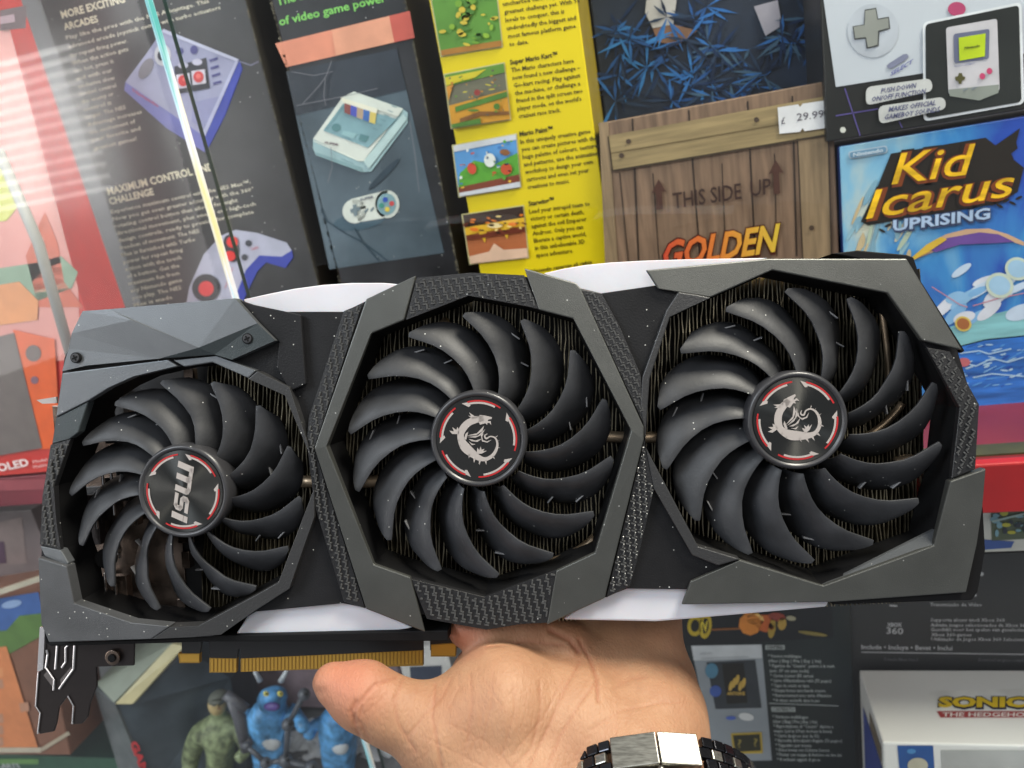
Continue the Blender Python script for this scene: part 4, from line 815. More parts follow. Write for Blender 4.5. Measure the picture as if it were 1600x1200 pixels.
# upper left cover in facets
GZ = {'a': (129, 486, -.4), 'b': (170, 483, .2), 'c': (367, 466, .1), 'd': (402, 505, 0), 'e': (430, 532, -.6), 'f': (362, 562, -1.0), 'g': (335, 554, -.9), 'h': (250, 560, -.8), 'i': (135, 571, -1.1), 'j': (97, 580, -1.4), 'k': (107, 545, -1.2), 'l': (112, 521, -.7), 'm': (205, 500, 1.0), 'n': (311, 543, .9)}
mb = MB()
def fac(s, m):
    t = [K(*GZ[c][:2], GZ[c][2] * mm) for c in s]; mb.poly(t, m)
fac('abml', M_GREYB); fac('bcn', M_GREYB) ; fac('bnm', M_GREYB); fac('cdn', M_GREYB); fac('mnhijkl', M_GREYB)
M_STR = mat('dark_blue_grey_stripe', (.038, .047, .05), .42, .3, bump=.4, bump_s=2200, flecks=.02)
fac('defghn', M_STR)
ring = 'abcdefghijkl'; t = [K(*GZ[c][:2], GZ[c][2] * mm) for c in ring]; b2 = [Vector((v.x, v.y, -.0055)) for v in t]; n = len(t)
mb.add(t + b2, [(i, (i + 1) % n, n + (i + 1) % n, n + i) for i in range(n)], M_GREYB)
cover = mb.build('top_cover', card)
for x, y in ((117, 559), (386, 529)):
    mb = MB(); c = K(x, y, .0); s = .0020
    mb.tube([c + Vector((0, 0, -.0022)), c + Vector((0, 0, -.0002))], s, M_BLACK, 20)
    mb.tube([c + Vector((0, 0, -.0012)), c + Vector((0, 0, .0001))], s * .78, M_RING, 20)
    for a in (.4, .4 + math.pi / 2): mb.box(c + Vector((0, 0, .0002)), Vector((math.cos(a), math.sin(a), 0)) * s * .55, Vector((-math.sin(a), math.cos(a), 0)) * s * .13, Vector((0, 0, .0002)), M_BLACK)
    mb.build('screw', card, bevel=.0001)
# dark seam right of the cover, plate beside it
plate('side_cover', [(371, 468), (395, 476), (447, 487), (470, 492), (478, 600), (452, 612), (432, 572), (436, 534), (404, 503)], -2.6, 2, M_DARK)
# left fan frame: grey band, dark step, tread strip, lower bracket
plate('frame_bracket', [(97, 583), (262, 562), (277, 572), (210, 588), (170, 606), (138, 626), (87, 652)], -1.6, 4, mat('blue_grey_band', (.125, .133, .142), .42, .55, bump=.25, bump_s=2200, flecks=.02))
plate('frame_step', [(87, 653), (138, 627), (122, 676), (110, 685), (81, 693)], -2.2, 4, M_STR)
plate('frame_bracket', [(270, 563), (338, 556), (400, 579), (388, 591), (332, 566), (288, 573)], -1.8, 4, MATS['blue_grey_band'])
plate('frame_bracket', [(59, 871), (104, 885), (116, 943), (205, 973), (265, 979), (236, 999), (76, 1004), (64, 975)], -.8, 5, mat('dusty_grey', (.07, .072, .076), .5, .4, bump=.3, bump_s=2200, flecks=.05, var=.2))
plate('frame_step', [(62, 853), (95, 860), (107, 880), (104, 884), (70, 870)], -2.5, 4, M_GREYB)
plate('frame_edge', [(388, 592), (445, 618), (494, 735), (490, 765), (435, 910), (400, 930), (310, 978), (265, 980), (236, 999), (300, 996), (345, 992), (402, 952), (452, 920), (491, 808), (491, 740), (480, 690), (452, 605), (402, 580)], -1.2, 5, mat('satin_black_edge', (.030, .030, .031), .38, .2, flecks=.03, bump=.3, bump_s=1500))
plate('lower_rim', [(68, 985), (76, 1004), (236, 1000), (345, 993), (700, 985), (700, 1002), (330, 1003), (80, 1010), (70, 1004)], -6, 14, M_BLACK)
# right fan frame bars
plate('frame_edge', [(1111, 465), (1047, 495), (1015, 592), (1008, 690), (1001, 640), (1004, 588), (1041, 485), (1060, 456), (1092, 461)], -1.8, 5, MATS['satin_black_edge'])
plate('frame_edge', [(1008, 697), (1091, 854), (1157, 874), (1122, 884), (1082, 868), (1021, 762)], -1.8, 5, MATS['satin_black_edge'])
plate('edge_liner', [(1417, 398), (1340, 391), (1300, 396), (1340, 404), (1410, 412), (1502, 552), (1508, 548), (1440, 440), (1428, 402)], -5, 16, M_BLACK)
plate('edge_liner', [(1536, 790), (1540, 860), (1528, 925), (1519, 938), (1300, 945), (1300, 935), (1500, 918), (1524, 850)], -5, 22, M_BLACK)

# tread-textured strips
def inside(x, y, q):
    c = False
    for i in range(len(q)):
        x0, y0 = q[i]; x1, y1 = q[i - 1]
        if (y0 > y) != (y1 > y) and x < (x1 - x0) * (y - y0) / (y1 - y0) + x0: c = not c
    return c
def p4y(P4): return sum(p[1] for p in P4) / 4
def tread(q, w, ang, sx=12.5, sy=11.5, flip=1):
    mb = plate('', q, w, 3, M_TEX, build=False, slope=2.6)
    xs = [p[0] for p in q]; ys = [p[1] for p in q]; cx, cy = sum(xs) / len(xs), sum(ys) / len(ys)
    ca, sa = math.cos(math.radians(ang)), math.sin(math.radians(ang)); R = int(max(max(xs) - min(xs), max(ys) - min(ys)) / 9) + 2
    def bar(a, b, wd):
        (x0, y0), (x1, y1) = a, b; d = math.hypot(x1 - x0, y1 - y0); nx, ny = -(y1 - y0) / d * wd, (x1 - x0) / d * wd
        P4 = [(x0 + nx, y0 + ny), (x1 + nx, y1 + ny), (x1 - nx, y1 - ny), (x0 - nx, y0 - ny)]
        if all(inside(px, py, q) for px, py in P4):
            sl_ = 2.6 * abs(p4y(P4) - (708 - .05 * (P4[0][0] - 747))) / 260; T = [K(px, py, (w - sl_ + .5) * mm) for px, py in P4]; mb.prism(T, [Vector((v.x, v.y, (w - sl_ - .3) * mm)) for v in T], M_TEX2)
    for i in range(-R, R):
        for j in range(-R, R):
            u, v = i * sx + (j % 3) * sx / 3, j * sy
            def g(du, dv): a, b = u + du, v + dv; return (cx + a * ca - b * sa * flip, cy + a * sa + b * ca)
            p0 = g(0, 0)
            if not inside(p0[0], p0[1], q): continue
            bar(g(-5.5, -4.2), g(1.6, -4.2), 1.25); bar(g(.9, -3.4), g(.9, 4.6), 1.25); bar(g(2.2, 4.0), g(6.0, 4.0), 1.1)
    return mb.build('tread_strip', card, bevel=.00018, seg=1)
tread([(651, 434), (736, 426), (819, 430), (842, 483), (820, 478), (732, 462), (634, 500)], -1.2, -6)
tread([(642, 905), (757, 933), (869, 891), (856, 973), (815, 975), (760, 984), (667, 967)], -1.2, 8)
tread([(567, 474), (537, 486), (483, 650), (479, 690), (491, 790), (537, 940), (571, 951), (491, 700)], -1.6, 12, 11, 11)
tread([(907, 452), (940, 458), (968, 510), (1002, 588), (1007, 640), (1006, 664)], -1.6, -20, 10, 11)
tread([(1006, 690), (1022, 765), (998, 867), (984, 916), (947, 934)], -1.6, 14, 10, 11)
tread([(79, 695), (110, 686), (84, 760), (88, 815), (95, 859), (62, 851), (66, 775)], -1.8, 12, 10, 10)
tread([(1448, 543), (1484, 549), (1530, 632), (1524, 733), (1487, 748), (1500, 637)], -1.2, 40, 13, 12)

# heatsink: wavy fins, heat pipes, I/O metal, circuit board
mb = MB(); rr = random.Random(5)
zt, zb = -.0235, -.034
x = 322
while x < 1445:
    t = .55 * mm * .35; pts = []
    ph = rr.random() * 6; lean = -.03 + .05 * (x - 322) / 1100
    for k in range(27):
        yy = 455 + k * 20; pts.append(K(x + 1.2 * math.sin(k * 1.3 + ph) + lean * (yy - 700) + rr.uniform(-.8, .8), yy + (x - 800) * -.055, zt + rr.uniform(-.0002, .0002)))
    vs = []; fs = []
    for p in pts: vs += [p + Vector((-t, 0, 0)), p + Vector((t, 0, 0)), Vector((p.x + t, p.y, zb)), Vector((p.x - t, p.y, zb))]
    for k in range(len(pts) - 1):
        a = k * 4; b = a + 4; fs += [(a, a + 1, b + 1, b), (a + 1, a + 2, b + 2, b + 1), (a + 3, a, b, b + 3)]
    mb.add(vs, fs, M_FIN); x += 6.1 + rr.uniform(-.9, .9)
mb.build('heatsink_fins', card)
pl = [(x_, y_) for x_, y_ in [(140, 560), (700, 470), (1420, 430), (1500, 640), (1460, 900), (760, 950), (110, 970), (95, 760)]]
plate('heatsink_plate', pl, -33, 1.5, M_PCB, bevel=0, holes=[[(1405, 540), (1470, 600), (1468, 800), (1400, 800), (1425, 700)]])
for pts, rr_ in (([(900, 678), (1010, 690), (1110, 676)], .0022), ([(470, 752), (560, 758), (640, 745)], .0024), ([(690, 500), (745, 560), (742, 640)], .0022), ([(1375, 470), (1392, 560), (1388, 620)], .0011), ([(1340, 690), (1385, 668), (1410, 630)], .0014), ([(1400, 725), (1420, 715), (1440, 725)], .0024), ([(860, 880), (905, 868), (930, 840)], .002)):
    mb = MB(); a = [K(px, py, -.0215) for px, py in pts]
    sm = []
    for k in range(13):
        t = k / 12; sm.append(a[0] * (1 - t) ** 2 + a[1] * 2 * t * (1 - t) + a[2] * t * t)
    mb.tube(sm, rr_, M_PIPE, 10); mb.build('heat_pipe', card, smooth=True)
mb = MB(); rr = random.Random(11)           # bronze coloured port shells seen behind the small fan
for i in range(26):
    px, py = rr.uniform(120, 300), rr.uniform(600, 960); s1, s2 = rr.uniform(.0012, .005), rr.uniform(.002, .008); z = rr.uniform(-.031, -.022)
    mb.box(K(px, py, z), Vector((s1, 0, 0)), Vector((0, s2, 0)), Vector((0, 0, .002)), rr.choice([M_BRONZE, M_BRONZE, M_PCB, M_BRKT]))
for px, py, l in ((128, 700, 24), (160, 740, 22), (176, 770, 40), (150, 800, 30), (222, 680, 14), (215, 740, 20), (128, 840, 14), (165, 915, 24), (186, 850, 26), (182, 930, 20)):
    mb.box(K(px, py, -.021), Vector((.00035, 0, 0)), Vector((0, l / 4400 , 0)), Vector((0, 0, .0006)), M_CHROME)
mb.box(K(190, 800, -.033), Vector((.026, 0, 0)), Vector((0, .046, 0)), Vector((0, 0, .001)), M_BRONZE)
c = K(170, 870, -.022); mb.tube([c, c + Vector((0, 0, .003))], .004, M_BLACK, 20); c = K(185, 858, -.021); mb.tube([c, c + Vector((0, 0, .003))], .0018, M_CHROME, 16)
mb.build('port_shells', card, bevel=.0002)
# circuit board with slot edge
WP = -20
plate('circuit_board', [(120, 1000), (206, 985), (284, 985), (700, 960), (840, 950), (840, 1018), (790, 1016), (712, 1012), (672, 1016), (672, 1000), (661, 1000), (661, 1018), (376, 1030), (376, 1014), (372, 1014), (370, 1029), (328, 1028), (326, 1002), (315, 1000), (312, 1022), (284, 1022), (284, 1000), (120, 1004)], WP, 1.6, M_PCB, bevel=0)
mb = MB()
def strip(pts, w, m, th=1.8):
    T = [K(px, py, w * mm) for px, py in pts]; mb.prism(T, [Vector((v.x, v.y, (w - th) * mm)) for v in T], m)
for q in ([(278, 1021), (312, 1021), (312, 1036), (280, 1036)], [(327, 1028), (370, 1029), (369, 1051), (327, 1051)], [(376, 1029), (661, 1016), (661, 1040), (376, 1050)], [(673, 1007), (714, 1004), (712, 1026), (673, 1026)]):
    strip(q, WP + .1, M_PCBG)
mb.build('slot_edge', card)
mb = MB()
for i in range(7): x = 329.5 + i * 6; strip([(x, 1029.5), (x + 3.6, 1029.5), (x + 3.6, 1049.5), (x, 1049.5)], WP + .3, M_GOLD, .3)
for i in range(50):
    x = 378.5 + i * 5.67; y = 1029.5 - (x - 376) * .0456; strip([(x, y), (x + 3.4, y), (x + 3.4, y + 20), (x, y + 20)], WP + .3, M_GOLD, .3)
strip([(281, 1022.5), (311, 1022.5), (311, 1034), (282, 1034)], WP + .3, M_GOLD, .3); strip([(674, 1008.5), (712, 1006), (711, 1024), (674, 1024)], WP + .3, M_GOLD, .3)
mb.build('gold_contacts', card)
# slot bracket
WB = -14
mb = plate('', [(64, 985), (118, 985), (210, 990), (209, 1040), (150, 1042), (151, 1072), (140, 1100), (137, 1120), (128, 1131), (113, 1132), (117, 1104), (106, 1087), (92, 1105), (88, 1130), (84, 1143), (62, 1147), (58, 1140), (63, 1112), (57, 1104), (60, 1050), (62, 1000)], WB, 1.0, M_BRKT, build=False)
mb.build('slot_bracket', card, bevel=.00025)
br = card.children[-1] if card.children else None
mb = MB()
def rod(pts, r=.0005, w=WB + .35, m=M_CHROME): mb.tube([K(x, y, w * mm) for x, y in pts], r, m, 8)
for q in ([(73, 1015), (75, 1022), (72, 1043), (85, 1062), (84, 1078)], [(90, 1006), (87, 1045)], [(108, 1006), (103, 1012), (103, 1034), (97, 1043)], [(117, 1008), (115, 1045), (93, 1076)]): rod(q)
for q in ([(60, 1050), (56, 1103), (63, 1114), (59, 1146)], [(106, 1087), (115, 1103), (113, 1131)]): rod(q, .00035)
strip([(62, 980), (70, 980), (67, 1046), (58, 1050)], WB + .8, mat('bright_bracket_flange', (.62, .60, .60), .25, .7), .8)
mb.build('bracket_ribs', card, smooth=False)
mb = MB()
for q in ([(76, 1046), (83, 1062), (81, 1072), (68, 1055)], [(111, 1042), (112, 1048), (95, 1070), (94, 1062)]): strip(q, WB + .12, mat('slot_window_shade', (.10, .085, .08), .5), .2)
mb.build('bracket_vents', card)
mb = MB(); c = K(178, 1026, WB * mm + .0006); mb.tube([c, c + Vector((0, 0, .0012))], .0030, M_BRONZE, 24); mb.tube([c, c + Vector((0, 0, .0018))], .0016, M_BLACK, 16)
mb.build('bracket_screw', card, bevel=.0002)
mb = MB(); strip([(57, 625), (88, 620), (88, 630), (66, 631)], -16, mat('bracket_tab', (.45, .42, .40), .3, .8), 1); mb.build('bracket_tab', card)

# fans
M_BLADES = M_BLADE
def make_blade_mesh():
    """blade in unit polar space, tip at angle 0, radius 1 (rotates clockwise toward the hub)"""
    Rr = [.34, .40, .46, .53, .60, .68, .76, .83, .89, .94, .975, 1.0]
    a1 = [-25.5, -24, -22.3, -20.0, -17.2, -13.2, -9.0, -5.0, -1.2, 1.6, 3.2, 1.8]
    a2 = [-46, -47, -46.5, -44.6, -41.6, -37.4, -32.4, -28.0, -23.2, -18.0, -13.0, -7.4]
    return Rr, a1, a2
RR, A1, A2 = make_blade_mesh()
def blade(fan, c, Rx, Ry, theta, idx, name='blade'):
    mb = MB(); NT = 7; vs = []
    kind = idx % 2; nr = len(RR)
    for i in range(nr):
        for j in range(NT):
            t = j / (NT - 1); wd = A2[i] - A1[i]
            if kind: wd *= 1 - .10 * math.exp(-((RR[i] - .62) / .10) ** 2)
            a = math.radians(theta + A1[i] + wd * t)
            # far side of the blade falls away; small kink on alternate blades
            z = -.0042 - .0125 * t ** 1.75 * min(1, (1.04 - RR[i]) * 3 + .30) - .0016 * RR[i] ** 2
            if kind: z -= .0012 * math.exp(-((RR[i] - .66) / .08) ** 2)
            x, y = Rx * RR[i] * math.cos(a), Ry * RR[i] * math.sin(a)
            vs.append(K(c[0] + x, c[1] - y, -.007) * 1.0); vs[-1].z = z
    fs = [(i * NT + j, i * NT + j + 1, (i + 1) * NT + j + 1, (i + 1) * NT + j) for i in range(nr - 1) for j in range(NT - 1)]
    th = .0011; n = len(vs); V = vs + [v + Vector((0, 0, -th)) for v in vs]; Fs = fs + [tuple(n + k for k in reversed(f_)) for f_ in fs]
    loop = [j for j in range(NT)] + [i * NT + NT - 1 for i in range(1, nr)] + [(nr - 1) * NT + j for j in range(NT - 2, -1, -1)] + [i * NT for i in range(nr - 2, 0, -1)]
    for k in range(len(loop)): a, b = loop[k], loop[(k + 1) % len(loop)]; Fs.append((b, a, a + n, b + n))
    mb.add(V, Fs, M_BLADE)
    if kind:                                  # two little winglets
        for ri in (5, 8):
            p = vs[ri * NT + 4]; q = vs[ri * NT + 6] if ri == 5 else vs[(ri - 1) * NT + 6]; d = (q - p); d.z = 0; d.normalize(); s = Vector((-d.y, d.x, 0))
            mb.box(p * .5 + q * .5 + Vector((0, 0, .0006)), d * .0021, s * .00028, Vector((0, 0, .0012)), M_WING)
    ob = mb.build(name, fan, smooth=True, bevel=.0004, seg=2, angle=50)
    ob.modifiers.new('wn', 'WEIGHTED_NORMAL') if False else None
    return ob
# dragon emblem in a unit square (x right, y up), centred
def dragon():
    polys = []
    def ribbon(pts, ws):
        L, Rg = [], []
        for i, (x, y) in enumerate(pts):
            x0, y0 = pts[max(i - 1, 0)]; x1, y1 = pts[min(i + 1, len(pts) - 1)]; d = math.hypot(x1 - x0, y1 - y0) or 1
            nx, ny = -(y1 - y0) / d, (x1 - x0) / d; L.append((x + nx * ws[i], y + ny * ws[i])); Rg.append((x - nx * ws[i], y - ny * ws[i]))
        for i in range(len(pts) - 1): polys.append([L[i], L[i + 1], Rg[i + 1], Rg[i]])
    def sm(pts, n=5):
        out = []
        for i in range(len(pts) - 1):
            p0, p1, p2, p3 = pts[max(i - 1, 0)], pts[i], pts[i + 1], pts[min(i + 2, len(pts) - 1)]
            for k in range(n):
                t = k / n; out.append(tuple(.5 * (2 * p1[j] + (p2[j] - p0[j]) * t + (2 * p0[j] - 5 * p1[j] + 4 * p2[j] - p3[j]) * t * t + (3 * p1[j] - p0[j] - 3 * p2[j] + p3[j]) * t ** 3) for j in range(len(p1))))
        out.append(pts[-1]); return out
    C = lambda x, y, w: ((x - 570) / 500, (560 - y) / 500, w / 500)       # measured on the enlarged badge
    body = sm([C(640, 345, 26), C(560, 358, 34), C(480, 385, 36), C(420, 440, 38), C(388, 510, 34), C(398, 580, 40), C(430, 640, 50), C(490, 700, 44), C(560, 755, 30), C(630, 775, 20), C(700, 748, 18), C(748, 690, 15), C(768, 620, 11), C(750, 560, 8), C(700, 540, 6), C(655, 560, 8), C(640, 530, 7), C(670, 510, 3)])
    ribbon([p[:2] for p in body], [p[2] for p in body])
    P2 = lambda *a: polys.append([((x - 570) / 500, (560 - y) / 500) for x, y in a])
    P2((600, 310), (650, 318), (700, 332), (728, 340), (722, 358), (690, 362), (680, 378), (712, 380), (715, 420), (700, 400), (678, 396), (672, 418), (655, 398), (600, 412), (580, 380))
    P2((610, 322), (545, 320), (492, 280), (510, 318), (480, 312), (520, 345), (560, 345))
    for a in (((450, 520), (560, 500), (640, 425), (620, 480), (550, 520)), ((460, 535), (570, 525), (650, 460), (610, 520), (540, 545)), ((470, 555), (540, 575), (610, 560), (560, 590), (500, 580)), ((470, 580), (500, 605), (540, 615), (500, 622)), ((445, 560), (470, 480), (440, 500), (420, 560))): P2(*a)
    for a in (((370, 500), (300, 495), (272, 458), (320, 470), (305, 425), (345, 455), (360, 425), (378, 460)), ((545, 715), (555, 650), (575, 680), (590, 640), (600, 675), (630, 665), (615, 690), (655, 688), (600, 715))): P2(*a)
    for x, y, dx, dy in ((470, 715, -10, 45), (520, 765, -8, 45), (575, 790, -8, 45), (635, 790, 5, 45), (712, 750, 20, 30), (762, 660, 34, 5), (770, 595, 24, -10), (758, 550, 18, -18), (372, 560, -14, 20), (380, 620, -10, 18)): P2((x - 12, y), (x + 12, y - 4), (x + dx, y + dy))
    for a in (((600, 520), (630, 505), (612, 540), (620, 575), (660, 590), (710, 575), (665, 603), (610, 588)),): P2(*a)
    return polys
DRG = dragon()
def msi_polys():
    """slanted rounded letters m s i drawn as outlines in unit height, reading left to right"""
    out = []
    def st(pts, w=.12):
        for (x0, y0), (x1, y1) in zip(pts, pts[1:]):
            d = math.hypot(x1 - x0, y1 - y0); nx, ny = -(y1 - y0) / d * w, (x1 - x0) / d * w; ex, ey = (x1 - x0) / d * w * .5, (y1 - y0) / d * w * .5
            out.append([(x0 - ex + nx, y0 - ey + ny), (x1 + ex + nx, y1 + ey + ny), (x1 + ex - nx, y1 + ey - ny), (x0 - ex - nx, y0 - ey - ny)])
    st([(.12, 0), (.12, .95)], .15); st([(.12, .88), (.55, .88), (.68, .80), (.72, .68)]); st([(.70, .70), (.70, 0)], .14); st([(.72, .88), (1.12, .88), (1.26, .80), (1.29, .68)]); st([(1.28, .70), (1.28, 0)], .14)
    st([(2.25, .88), (1.75, .88), (1.66, .80), (1.66, .60), (1.75, .50), (2.1, .50), (2.2, .42), (2.2, .20), (2.1, .10), (1.58, .10)])
    st([(2.62, 0), (2.62, .66)], .15); st([(2.62, .84), (2.62, .96)], .15)
    return [[(x + y * .18, y) for x, y in p] for p in out]
def fan(c_hub, r_hub, c_bl, Rx, Ry, phase, emblem, rot, label, disc_m):
    mb = MB(); hc = K(c_hub[0], c_hub[1], -.0015); k = (K(c_hub[0] + 1, c_hub[1], -.0015) - hc).length; R = r_hub * k
    # ring, lathe
    prof = [(.0, -.012), (.93, -.012), (1.0, -.006), (1.0, -.0016), (.975, -.0002), (.935, .0003), (.895, 0), (.875, -.0008), (.0, -.0008)]
    seg = 96; vs = []; fs = []
    for (r_, z) in prof:
        for s in range(seg): a = 2 * math.pi * s / seg; vs.append((R * max(r_, .001) * math.cos(a), R * max(r_, .001) * math.sin(a), z))
    for i in range(len(prof) - 1):
        for s in range(seg): s2 = (s + 1) % seg; fs.append((i * seg + s, i * seg + s2, (i + 1) * seg + s2, (i + 1) * seg + s))
    mb.add(vs, fs, M_RING); fo = mb.build('fan', card, smooth=True); fo.location = hc; fo['label'] = label
    for i in range(14):
        b = blade(fo, c_bl, Rx, Ry, phase - i * 360 / 14, i)
        b.data.transform(Matrix.Translation(-hc))
    mb = MB(); rd = R * .865; n = 96; ri = [(0.0005), rd]; vs = []
    for rr_ in (.002 * R / R * .02, rd):
        for s in range(n): a = 2 * math.pi * s / n; vs.append((rr_ * math.cos(a), rr_ * math.sin(a), -.0004))
    mb.add(vs, [(s, (s + 1) % n, n + (s + 1) % n, n + s) for s in range(n)], disc_m)
    mb.build('badge_disc', fo)
    mb = MB(); ARC = []
    for q in range(5):
        a0 = math.radians(q * 72 + rot)
        def arc(r0, r1, s0, s1, m, z):
            N = 12; o = [(r0 * math.cos(a0 + s0 + (s1 - s0) * t / N), r0 * math.sin(a0 + s0 + (s1 - s0) * t / N)) for t in range(N + 1)]
            i_ = [(r1 * math.cos(a0 + s0 + (s1 - s0) * t / N), r1 * math.sin(a0 + s0 + (s1 - s0) * t / N)) for t in range(N + 1)]
            for t in range(N): mb.add([(*o[t], z), (*o[t + 1], z), (*i_[t + 1], z), (*i_[t], z)], [(0, 1, 2, 3)], m)
        arc(R * .80, R * .768, .02, .93, M_RED, -.00022); arc(R * .762, R * .722, .16, .95, M_SILV, -.00022)
        tip = [(R * .78, .93), (R * .80, 1.08), (R * .68, .93), (R * .70, .86)]
        mb.poly([(r_ * math.cos(a0 + s), r_ * math.sin(a0 + s), -.0002) for r_, s in tip], M_SILV)
    mb.build('badge_arcs', fo)
    mb = MB(); a = math.radians(emblem[1]); sc_ = R * emblem[2]
    if emblem[0] == 'dragon':
        for p in DRG:
            T = [((x * math.cos(a) - y * math.sin(a)) * sc_, (x * math.sin(a) + y * math.cos(a)) * sc_, -.0002) for x, y in p]; mb.prism(T, [(t[0], t[1], -.00035) for t in T], M_SILV)
    else:
        for p in msi_polys():
            T = [(((x - 1.42) * math.cos(a) - (y - .48) * .74 * math.sin(a)) * sc_, ((x - 1.42) * math.sin(a) + (y - .48) * .74 * math.cos(a)) * sc_, -.0002) for x, y in p]; mb.prism(T, [(t[0], t[1], -.00035) for t in T], M_SILV)
    mb.build('dragon_emblem' if emblem[0] == 'dragon' else 'letter_emblem', fo)
    return fo
fan((285, 768), 71.5, (292, 774), 181, 184, 99.7 + 25.7, ('msi', -102, .43), 20, 'smallest fan, at the bracket end, with silver letters on its badge', M_DISC)
fan((747, 686), 76, (752, 695), 208, 208, 95 + 25.7, ('dragon', 0, .98), 50, 'middle fan with an all-black dragon badge', M_BDISC)
fan((1246, 657), 80, (1248, 665), 224, 215, 93 + 25.7, ('dragon', 38, .98), 22, 'right fan with a shiny brushed dragon badge', M_DISC)

# ================================================================== HAND AND WATCH
def C3(px, py, D): return Vector(((px - 800) / F, (600 - py) / F, -1)) * D        # camera axes
SK = []   # round cones: (p0, r0, p1, r1, k)
def cone(a, b): SK.append((C3(*a[:3]), a[3] * a[2] / F, C3(*b[:3]), b[3] * b[2] / F))
cone((521, 1068, .262, 33), (566, 1086, .262, 50)); cone((566, 1086, .262, 50), (612, 1112, .262, 50)); cone((612, 1112, .262, 50), (690, 1140, .264, 70)); cone((690, 1140, .264, 70), (780, 1110, .268, 100))
cone((782, 1112, .276, 98), (900, 1155, .272, 112)); cone((792, 1085, .289, 96), (1000, 1066, .304, 84)); cone((1000, 1080, .300, 86), (1008, 1150, .276, 100)); cone((700, 1160, .264, 72), (820, 1230, .262, 120))
cone((850, 1205, .274, 112), (1000, 1200, .268, 104)); cone((1010, 1122, .288, 92), (880, 1105, .288, 86))
CW_ = C3(1018, 1228, .262); axis = Vector((0, -.6, .8)); SK.append((C3(985, 1215, .262), .0262, CW_ + axis * .07, .027)); SK.append((C3(930, 1225, .272), .023, C3(935, 1300, .25), .023))
# fingers: index curled below the shroud, the others up behind the card
def finger(pts):
    for a, b in zip(pts, pts[1:]): cone(a, b)
finger([(880, 1010, .292, 44), (812, 985, .290, 38), (762, 984, .286, 30), (726, 986, .284, 26)])
finger([(900, 1000, .305, 45), (880, 900, .322, 37), (862, 830, .326, 33), (850, 770, .324, 28)])
finger([(960, 1000, .305, 45), (955, 890, .324, 37), (945, 800, .328, 33), (935, 735, .326, 28)])
finger([(1025, 1010, .303, 42), (1030, 915, .322, 33), (1032, 850, .325, 29), (1030, 795, .323, 25)])
vox = .00105
P0 = np.array([s[0] for s in SK]); P1 = np.array([s[2] for s in SK]); R0 = np.array([s[1] for s in SK]); R1 = np.array([s[3] for s in SK])
lo = np.minimum((P0 - R0[:, None]).min(0), (P1 - R1[:, None]).min(0)) - .006; hi = np.maximum((P0 + R0[:, None]).max(0), (P1 + R1[:, None]).max(0)) + .006
N3 = np.ceil((hi - lo) / vox).astype(int) + 1
gx, gy, gz = [lo[i] + vox * np.arange(N3[i]) for i in range(3)]
G = np.stack(np.meshgrid(gx, gy, gz, indexing='ij'), -1).reshape(-1, 3).astype(np.float32)
D = np.full(len(G), .05, np.float32); kk = .0042
for p0, r0, p1, r1 in SK:
    p0 = np.array(p0, np.float32); p1 = np.array(p1, np.float32); ba = p1 - p0; l2 = float(ba @ ba)
    h = np.clip(((G - p0) @ ba) / l2, 0, 1); d = np.linalg.norm(G - p0 - h[:, None] * ba, axis=1) - (r0 + (r1 - r0) * h)
    hh = np.clip(.5 + .5 * (D - d) / kk, 0, 1); D = D * (1 - hh) + d * hh - kk * hh * (1 - hh)
S = D.reshape(N3)
def surface_nets(S, lo, vox):
    sg = S < 0; nx, ny, nz = S.shape
    acc = np.zeros((nx - 1, ny - 1, nz - 1, 3), np.float32); cnt = np.zeros((nx - 1, ny - 1, nz - 1), np.float32)
    offs = [(i, j, k) for i in (0, 1) for j in (0, 1) for k in (0, 1)]
    sl = lambda o: S[o[0]:nx - 1 + o[0], o[1]:ny - 1 + o[1], o[2]:nz - 1 + o[2]]
    for a in range(8):
        for b in range(a + 1, 8):
            oa, ob = offs[a], offs[b]
            if sum(abs(oa[i] - ob[i]) for i in range(3)) != 1: continue
            A, B = sl(oa), sl(ob); m = (A < 0) != (B < 0); t = np.where(m, A / np.where(m, A - B, 1), 0)
            for i in range(3): acc[..., i] += np.where(m, oa[i] + t * (ob[i] - oa[i]), 0)
            cnt += m
    act = cnt > 0; idx = -np.ones(cnt.shape, int); idx[act] = np.arange(act.sum())
    base = np.argwhere(act); V = lo + vox * (base + acc[act] / cnt[act][:, None]); Fq = []
    for ax in range(3):
        s2 = [slice(1, -1)] * 3; A = [slice(1, -1)] * 3; A[ax] = slice(0, S.shape[ax] - 1); Bq = list(A); Bq[ax] = slice(1, S.shape[ax])
        a = sg[tuple(A)]; b = sg[tuple(Bq)]; ch = np.argwhere(a != b); u, v = [(1, 2), (2, 0), (0, 1)][ax]
        off = np.array([1, 1, 1]); off[ax] = 0; cc = ch + off; du = np.zeros(3, int); du[u] = 1; dv = np.zeros(3, int); dv[v] = 1
        q = [idx[tuple((cc - o).T)] for o in (du * 0, du, du + dv, dv)]
        q = np.stack(q, 1); fl = a[tuple(ch.T)]; q[~fl] = q[~fl][:, ::-1]; Fq.append(q)
    return V, np.concatenate(Fq)
V, Fq = surface_nets(S, lo, vox)
# smooth a little
from collections import defaultdict
E = np.concatenate([Fq[:, [0, 1]], Fq[:, [1, 2]], Fq[:, [2, 3]], Fq[:, [3, 0]]]); E = np.concatenate([E, E[:, ::-1]])
deg = np.bincount(E[:, 0], minlength=len(V)).astype(float)
def lap(X):
    o = np.stack([np.bincount(E[:, 0], weights=X[E[:, 1], i], minlength=len(V)) for i in range(3)], 1); return o / deg[:, None]
for _ in range(5): V = V * .4 + lap(V) * .6
